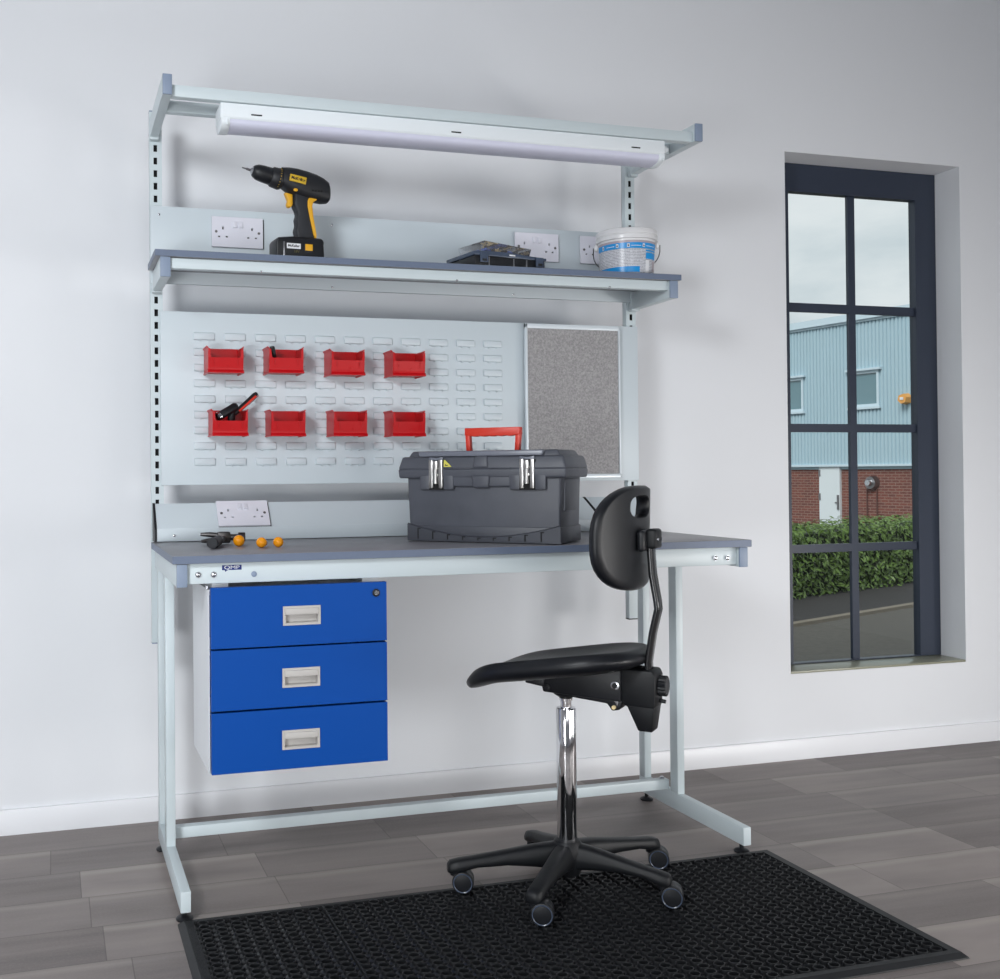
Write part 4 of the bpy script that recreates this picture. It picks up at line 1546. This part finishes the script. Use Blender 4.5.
def frame(xa, xb, ya, yb, z):
    return [(xa, ya, z), (xb, ya, z), (xb, yb, z), (xa, yb, z)]


loops = [frame(MX0, MX1, MY0, MY1, .0004), frame(MX0 + .001, MX1 - .001, MY0 + .001, MY1 - .001, .0030), frame(MX0 + .014, MX1 - .010, MY0 + .012, MY1 - .006, HT - .001), frame(gx0 - .001, gx1 + .001, gy0 - .001, gy1 + .001, HT - .001), frame(gx0, gx1, gy0, gy1, .0020)]
mb = MB()
mb.loft(loops, cap=False)
for k in range(7):                                           # fine ribs along the left border
    x = MX0 + .0165 + k * .0024
    if x < gx0 - .003:
        mb.prism([(x, HT - .0012), (x + .0006, HT), (x + .0014, HT), (x + .0020, HT - .0012)], 'y', MY0 + .016, MY1 - .010)
obj('border', mb, M_mat, mt, angle=25)
# mesh of oval holes with raised rims, one welded sheet
t_ = bmesh.new()
NS = 12
rx, ry_ = .0116, .0093
for i in range(NX):
    for j in range(NY):
        cx, cy = GX + PX * i, GY - PY * j
        hw, hh = PX / 2, PY / 2
        R_ = []
        for k in range(NS):
            a = 2 * PI * (k + .5) / NS
            c_, s_ = math.cos(a), math.sin(a)
            q = max(abs(c_) / hw, abs(s_) / hh)
            dz = .0014
            sq = (cx + c_ / q, cy + s_ / q, dz)
            R_.append([sq,
                       (cx + c_ * (rx + .0020), cy + s_ * (ry_ + .0018), .0040),
                       (cx + c_ * (rx + .0013), cy + s_ * (ry_ + .0012), HT),
                       (cx + c_ * rx, cy + s_ * ry_, HT),
                       (cx + c_ * (rx + .0014), cy + s_ * (ry_ + .0013), .0016)])
        vv = [[t_.verts.new(p) for p in r] for r in R_]
        for k in range(NS):
            a_, b_ = vv[k], vv[(k + 1) % NS]
            for q in range(4):
                t_.faces.new((a_[q], b_[q], b_[q + 1], a_[q + 1]))
        # open diamond gaps are left dark: cell corners
bmesh.ops.remove_doubles(t_, verts=t_.verts[:], dist=1e-5)
bmesh.ops.recalc_face_normals(t_, faces=t_.faces[:])
mb = MB(); mb.merge(t_)
obj('ring_lattice', mb, M_matring, mt, angle=40)
mb = MB(); mb.box(gx0, gx1, gy0, gy1, .0004, .0012)
obj('hole_shade', mb, M_opening_shade, mt)  # black sheet added as the shade down in the mat's holes
mb = MB(); mb.box(.4870 - .0018, .4870 + .0018, gy0, gy1, .003, HT - .0005)
obj('joining_seam', mb, M_mat, mt)

# ------------------------------------------------------------------ outside
GZ = -.15
mb = MB()
kd = Vector((.936, .3515, 0)); kn_ = Vector((-.3515, .936, 0)); K0 = Vector((5.138, 3.462, GZ))
r0, r1 = K0 - kd * 12, K0 + kd * 14


def strip(mb, o0, o1, z0, z1, u0=-9, u1=12):
    a, b = K0 + kd * u0, K0 + kd * u1
    q = [a + kn_ * o0, b + kn_ * o0, b + kn_ * o1, a + kn_ * o1]
    mb.raw([(p.x, p.y, z0) for p in q] + [(p.x, p.y, z1) for p in q], [(3, 2, 1, 0), (4, 5, 6, 7), (0, 1, 5, 4), (1, 2, 6, 5), (2, 3, 7, 6), (3, 0, 4, 7)])


mb = MB()
mb.raw([(-2.6, .155, GZ), (22, .155, GZ), tuple(K0 + kd * 18), tuple(K0 - kd * 9)], [(0, 1, 2, 3)])
struct(obj('road_outside', mb, M_road, smooth=False))
mb = MB(); strip(mb, .001, .070, GZ - .1, GZ + .025)
struct(obj('kerb_outside', mb, M_kerb))
mb = MB(); strip(mb, .0705, 2.4, GZ - .1, GZ + .02)
struct(obj('soil_bed_outside', mb, M_soil))
mb = MB()
mb.raw([(-20, 4, -1.40), (70, 4, -1.40), (70, 70, -1.40), (-20, 70, -1.40)], [(0, 1, 2, 3)])
struct(obj('yard_ground_outside', mb, M_road, smooth=False))

# laurel hedge
hd_ = thing('hedge', 'clipped green laurel hedge outside the window in front of the brick wall', 'hedge', tuple(K0 + kn_ * 1.3))
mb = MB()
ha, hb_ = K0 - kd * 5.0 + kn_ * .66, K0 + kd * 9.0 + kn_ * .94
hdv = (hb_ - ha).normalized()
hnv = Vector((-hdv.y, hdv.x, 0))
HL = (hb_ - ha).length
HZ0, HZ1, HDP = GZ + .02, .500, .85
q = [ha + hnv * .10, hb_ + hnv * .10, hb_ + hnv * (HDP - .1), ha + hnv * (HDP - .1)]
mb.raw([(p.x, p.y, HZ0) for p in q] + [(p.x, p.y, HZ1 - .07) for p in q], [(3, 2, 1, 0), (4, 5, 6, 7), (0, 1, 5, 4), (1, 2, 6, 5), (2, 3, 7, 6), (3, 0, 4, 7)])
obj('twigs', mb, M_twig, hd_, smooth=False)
v, f = [], []
rnd = random.Random(3)


def leaf(c, n, size):
    n = (n + Vector((rnd.uniform(-.8, .8), rnd.uniform(-.8, .8), rnd.uniform(-.5, .9)))).normalized()
    d = n.orthogonal().normalized()
    d = (Matrix.Rotation(rnd.uniform(0, 6.28), 3, n) @ d)
    w = n.cross(d)
    i = len(v)
    L = size * rnd.uniform(.7, 1.25)
    for a, b, up in ((0, 0, 0), (.35, .20, .05), (.75, .15, .02), (1, 0, -.08), (.75, -.15, .02), (.35, -.20, .05), (.5, 0, -.03)):
        v.append(tuple(c + d * L * a + w * L * b + n * L * up))
    f.extend([(i, i + 1, i + 6), (i + 1, i + 2, i + 6), (i + 2, i + 3, i + 6), (i + 3, i + 4, i + 6), (i + 4, i + 5, i + 6), (i + 5, i, i + 6)])


for k in range(21500):
    u = rnd.uniform(0, HL)
    if rnd.random() < .66:
        z = rnd.uniform(HZ0 + .01, HZ1 - .02)
        bulge = .015 * math.sin(u * 2.1) + .02 * (1 - (z - HZ0) / (HZ1 - HZ0))
        c = ha + hdv * u + hnv * (rnd.uniform(-.03, .085) + bulge)
        c.z = z
        leaf(c, -hnv + Vector((0, 0, .3)), .056)
    else:
        c = ha + hdv * u + hnv * rnd.uniform(.0, HDP)
        c.z = HZ1 + rnd.uniform(-.08, .0) + .015 * math.sin(u * 3)
        leaf(c, Vector((0, 0, 1.6)) - hnv * .3, .052)
mb = MB(); mb.raw(v, f)
obj('foliage', mb, M_leaf, hd_, smooth=False)

# warehouse across the yard
BV = Vector((-.14802538, .98898356, 0)); BN = Vector((.98898356, .14802538, 0)); BO = Vector((21.759, 21.834, 0))
WM = Matrix(((BV.x, BN.x, 0, BO.x), (BV.y, BN.y, 0, BO.y), (0, 0, 1, 0), (0, 0, 0, 1)))       # local x along the wall, y into the building
wh = thing('warehouse_building', 'warehouse with pale blue ribbed cladding over a red brick base, seen through the window', 'building', tuple(BO + Vector((0, 0, -1.4))))
PITCH = .118
S0, S1 = -7.0, -7.0 + 136 * PITCH
WIN = [(S0 + 73 * PITCH, S0 + 82 * PITCH), (S0 + 51 * PITCH, S0 + 59 * PITCH)]
wz0, wz1 = 2.74, 3.76


def ribbed(mb, s0, s1, z0, z1):
    pitch, dep = PITCH, .035
    n = int(round((s1 - s0) / pitch))
    pl = []
    for k in range(n):
        b = s0 + (s1 - s0) * k / n
        w = (s1 - s0) / n
        pl += [(b, 0), (b + w * .55, 0), (b + w * .68, dep), (b + w * .87, dep)]
    pl.append((s1, 0))
    vv, ff = [], []
    for s_, y in pl:
        vv += [(s_, y, z0), (s_, y, z1)]
    for k in range(len(pl) - 1):
        ff.append((2 * k, 2 * k + 2, 2 * k + 3, 2 * k + 1))
    mb.raw(vv, ff, M=WM)


mb = MB()
ribbed(mb, S0, S1, 1.14, wz0)
ribbed(mb, S0, S1, wz1, 5.20)
for a, b in ((S0, WIN[1][0]), (WIN[1][1], WIN[0][0]), (WIN[0][1], S1)):
    ribbed(mb, a, b, wz0, wz1)
obj('cladding', mb, M_clad, wh, smooth=False)
mb = MB(); mb.box(S0, S1, .06, 8, 1.0, 5.18, M=WM)
obj('inner_wall', mb, M_clad, wh, smooth=False)
mb = MB()
mb.box(S0 - .1, S1 + .1, -.12, .25, 5.20, 5.40, M=WM)
mb.box(S0 - .1, S1 + .1, -.05, .25, 5.14, 5.20, M=WM)
obj('eaves_trim', mb, M_trimw, wh)
mb = MB(); mb.prism([(-.10, 5.40), (4.0, 6.1), (8.1, 5.40)], 'x', S0, S1, M=WM)
obj('roof', mb, M_clad, wh, smooth=False)
mb = MB(); mb.box(S0, S1, .10, 8, -1.40, 1.10, M=Matrix.Identity(4))
bw_ = obj('brick_base', mb, M_brick, wh, local=True, smooth=False)
LOC = WORLD[wh.name].inverted() @ WM
bw_.matrix_local = LOC
mb = MB(); mb.box(S0, S1, -.05, .12, 1.08, 1.14, M=WM)
obj('drip_flashing', mb, M_trimw, wh)
for a, b in WIN:
    mb = MB()
    mb.perf([a, a + .07, b - .07, b], [wz0, wz0 + .08, wz1 - .08, wz1], lambda i, j: i == 1 and j == 1, -.02, .06, M=WM)
    mb.box(a - .10, b + .10, -.10, .02, wz1, wz1 + .06, M=WM)
    mb.box(a - .06, b + .06, -.07, .02, wz0 - .06, wz0 + .01, M=WM)
    wf = obj('window_frame', mb, M_trimw, wh)
    mb = MB(); mb.box(a + .07, b - .07, .035, .045, wz0 + .08, wz1 - .08, M=WM)
    obj('pane', mb, M_winglass, wf, smooth=False)
mb = MB(); mb.box(.38, 1.10, .02, .11, -1.39, 1.08, M=WM)
dd = obj('side_door', mb, M_door, wh)
mb = MB()
mb.box(.40, .52, -.02, .02, .02, .06, M=WM)
mb.box(.40, .46, -.01, .02, -.16, .26, M=WM)
obj('door_handle', mb, M_dsteel, dd)
for z in (.80, .10, -.90):
    mb = MB(); mb.box(1.05, 1.11, 0, .02, z, z + .20, M=WM)
    obj('hinge', mb, M_dsteel, dd)
mb = MB()
mb.cyl(tuple(WM @ Vector((-1.87, -.02, 2.88))), tuple(WM @ Vector((-1.87, -.24, 2.88))), .155, .135, seg=6)
al = obj('alarm_box', mb, M_alarm, wh)
mb = MB(); mb.box(-1.92, -1.82, -.26, -.235, 2.85, 2.92, M=WM)
obj('alarm_label', mb, M_label_w, al)
mb = MB()
mb.cyl(tuple(WM @ Vector((-.69, .11, .62))), tuple(WM @ Vector((-.69, -.06, .62))), .20, .17, seg=20)
la = obj('flue_terminal', mb, M_dsteel, wh)
mb = MB(); mb.cyl(tuple(WM @ Vector((-.69, -.05, .62))), tuple(WM @ Vector((-.69, -.16, .62))), .10, .08, seg=16)
obj('flue_cap', mb, M_steel, la)
mb = MB()
for s_ in (-.50, -.82):
    mb.tube([WM @ Vector((s_, .06, .44)), WM @ Vector((s_, .06, -.60))], .02, 8)
obj('pipe', mb, mat('brown pipe', lin(92, 60, 54), .7), wh)

# tree top behind the warehouse roof
tr_ = thing('tree', 'dark leafy tree top just visible above the warehouse roof', 'tree', tuple(WM @ Vector((3.3, 12.0, -1.4))))
mb = MB(); mb.tube([WM @ Vector((3.3, 12.0, -1.4)), WM @ Vector((3.3, 12.0, 6.6))], [.25, .08], 10)
obj('trunk', mb, M_twig, tr_)
v, f = [], []
for k in range(900):
    d = Vector((rnd.gauss(0, 1), rnd.gauss(0, 1), rnd.gauss(0, 1))).normalized() * rnd.uniform(.3, 1) ** .5
    c = WM @ Vector((3.3 + d.x * 1.05, 12 + d.y * 1.05, 7.15 + d.z * .70))
    leaf(c, d, .26)
mb = MB(); mb.raw(v, f)
obj('crown', mb, M_leaf, tr_, smooth=False)

# ------------------------------------------------------------------ sky
w = bpy.data.worlds.new('cloudy sky')
sc.world = w
w.use_nodes = True
t = NT(w)
bg = w.node_tree.nodes['Background']
tc = t.n('ShaderNodeTexCoord')
mp = t.n('ShaderNodeMapping')
mp.inputs['Scale'].default_value = (1.0, 1.0, 2.6)
t.l(tc.outputs['Generated'], mp.inputs[0])
n = t.noise(mp.outputs[0], 3.2, 7, .55)
c = t.ramp(n, [(.32, (.46, .55, .60)), (.47, (.62, .70, .74)), (.60, (.80, .85, .87)), (.75, (.90, .92, .93))])
t.l(c, bg.inputs[0])
bg.inputs[1].default_value = 1.0

# ------------------------------------------------------------------ lamps
SL = bpy.data.lights.new('hazy_sun', 'SUN')
SL.energy = 2.5
SL.angle = math.radians(25)
SL.color = (1, .97, .93)
so = bpy.data.objects.new('hazy_sun', SL)
COL.objects.link(so)
so.rotation_euler = Vector((.62, .42, -.62)).to_track_quat('-Z', 'Y').to_euler()

def area(name, loc, target, sx, sy, power, col=(1, 1, 1), spread=PI):
    L = bpy.data.lights.new(name, 'AREA')
    L.shape = 'RECTANGLE'
    L.size, L.size_y = sx, sy
    L.energy = power
    L.color = col
    L.spread = spread
    o = bpy.data.objects.new(name, L)
    COL.objects.link(o)
    o.location = loc
    o.rotation_euler = (Vector(target) - Vector(loc)).to_track_quat('-Z', 'Y').to_euler()
    return o


area('softbox_key', (-1.1, -2.75, 2.05), (.8, -.1, 1.1), .5, .5, 37.5, (.94, .975, 1.0))
area('fill_front', (.3, -4.9, 1.6), (1.0, 0, 1.0), 1.8, 1.4, 25.5, (.95, .975, 1.0))  # unseen fill light, added to lift wall and bench from the front
area('fill_low_left', (-1.3, -3.4, .5), (-.1, 0, .4), .8, .6, 14.5, (.95, .98, 1.0), spread=math.radians(110))  # unseen fill, added to brighten the lower left wall
area('lamp_low_mid', (2.5, -3.7, .6), (1.6, 0, .35), 1.6, .6, 8, (1, .985, .97), spread=math.radians(110))
area('lamp_low_right', (3.6, -2.4, .5), (2.0, 0, .3), .8, .5, 13.6, (1, .985, .965), spread=math.radians(120))

# ------------------------------------------------------------------ camera
cam = bpy.data.cameras.new('camera')
co = bpy.data.objects.new('camera', cam)
COL.objects.link(co)
fw = Vector((.27037384, .96269685, .0106187)); rt = Vector((.96274445, -.27030167, -.00775421)); upv = Vector((.0045947, -.01231963, .99991355))
co.matrix_world = Matrix(((rt.x, upv.x, -fw.x, -.12150), (rt.y, upv.y, -fw.y, -3.18173), (rt.z, upv.z, -fw.z, 1.02973), (0, 0, 0, 1)))
cam.sensor_fit = 'HORIZONTAL'
cam.sensor_width = 36
cam.lens = 1053.8643 / 1000 * 36
cam.shift_x = (500 - 347.5666) / 1000
cam.shift_y = -(489.5 - 460.939) / 1000
cam.clip_start = .05
cam.clip_end = 300
sc.camera = co

sc.view_settings.view_transform = 'Standard'
sc.view_settings.look = 'None'
sc.view_settings.gamma = 1
sc.view_settings.use_curve_mapping = False
sc.view_settings.exposure = 0
sc.cycles.use_denoising = True
sc.cycles.max_bounces = 10
sc.cycles.transparent_max_bounces = 16
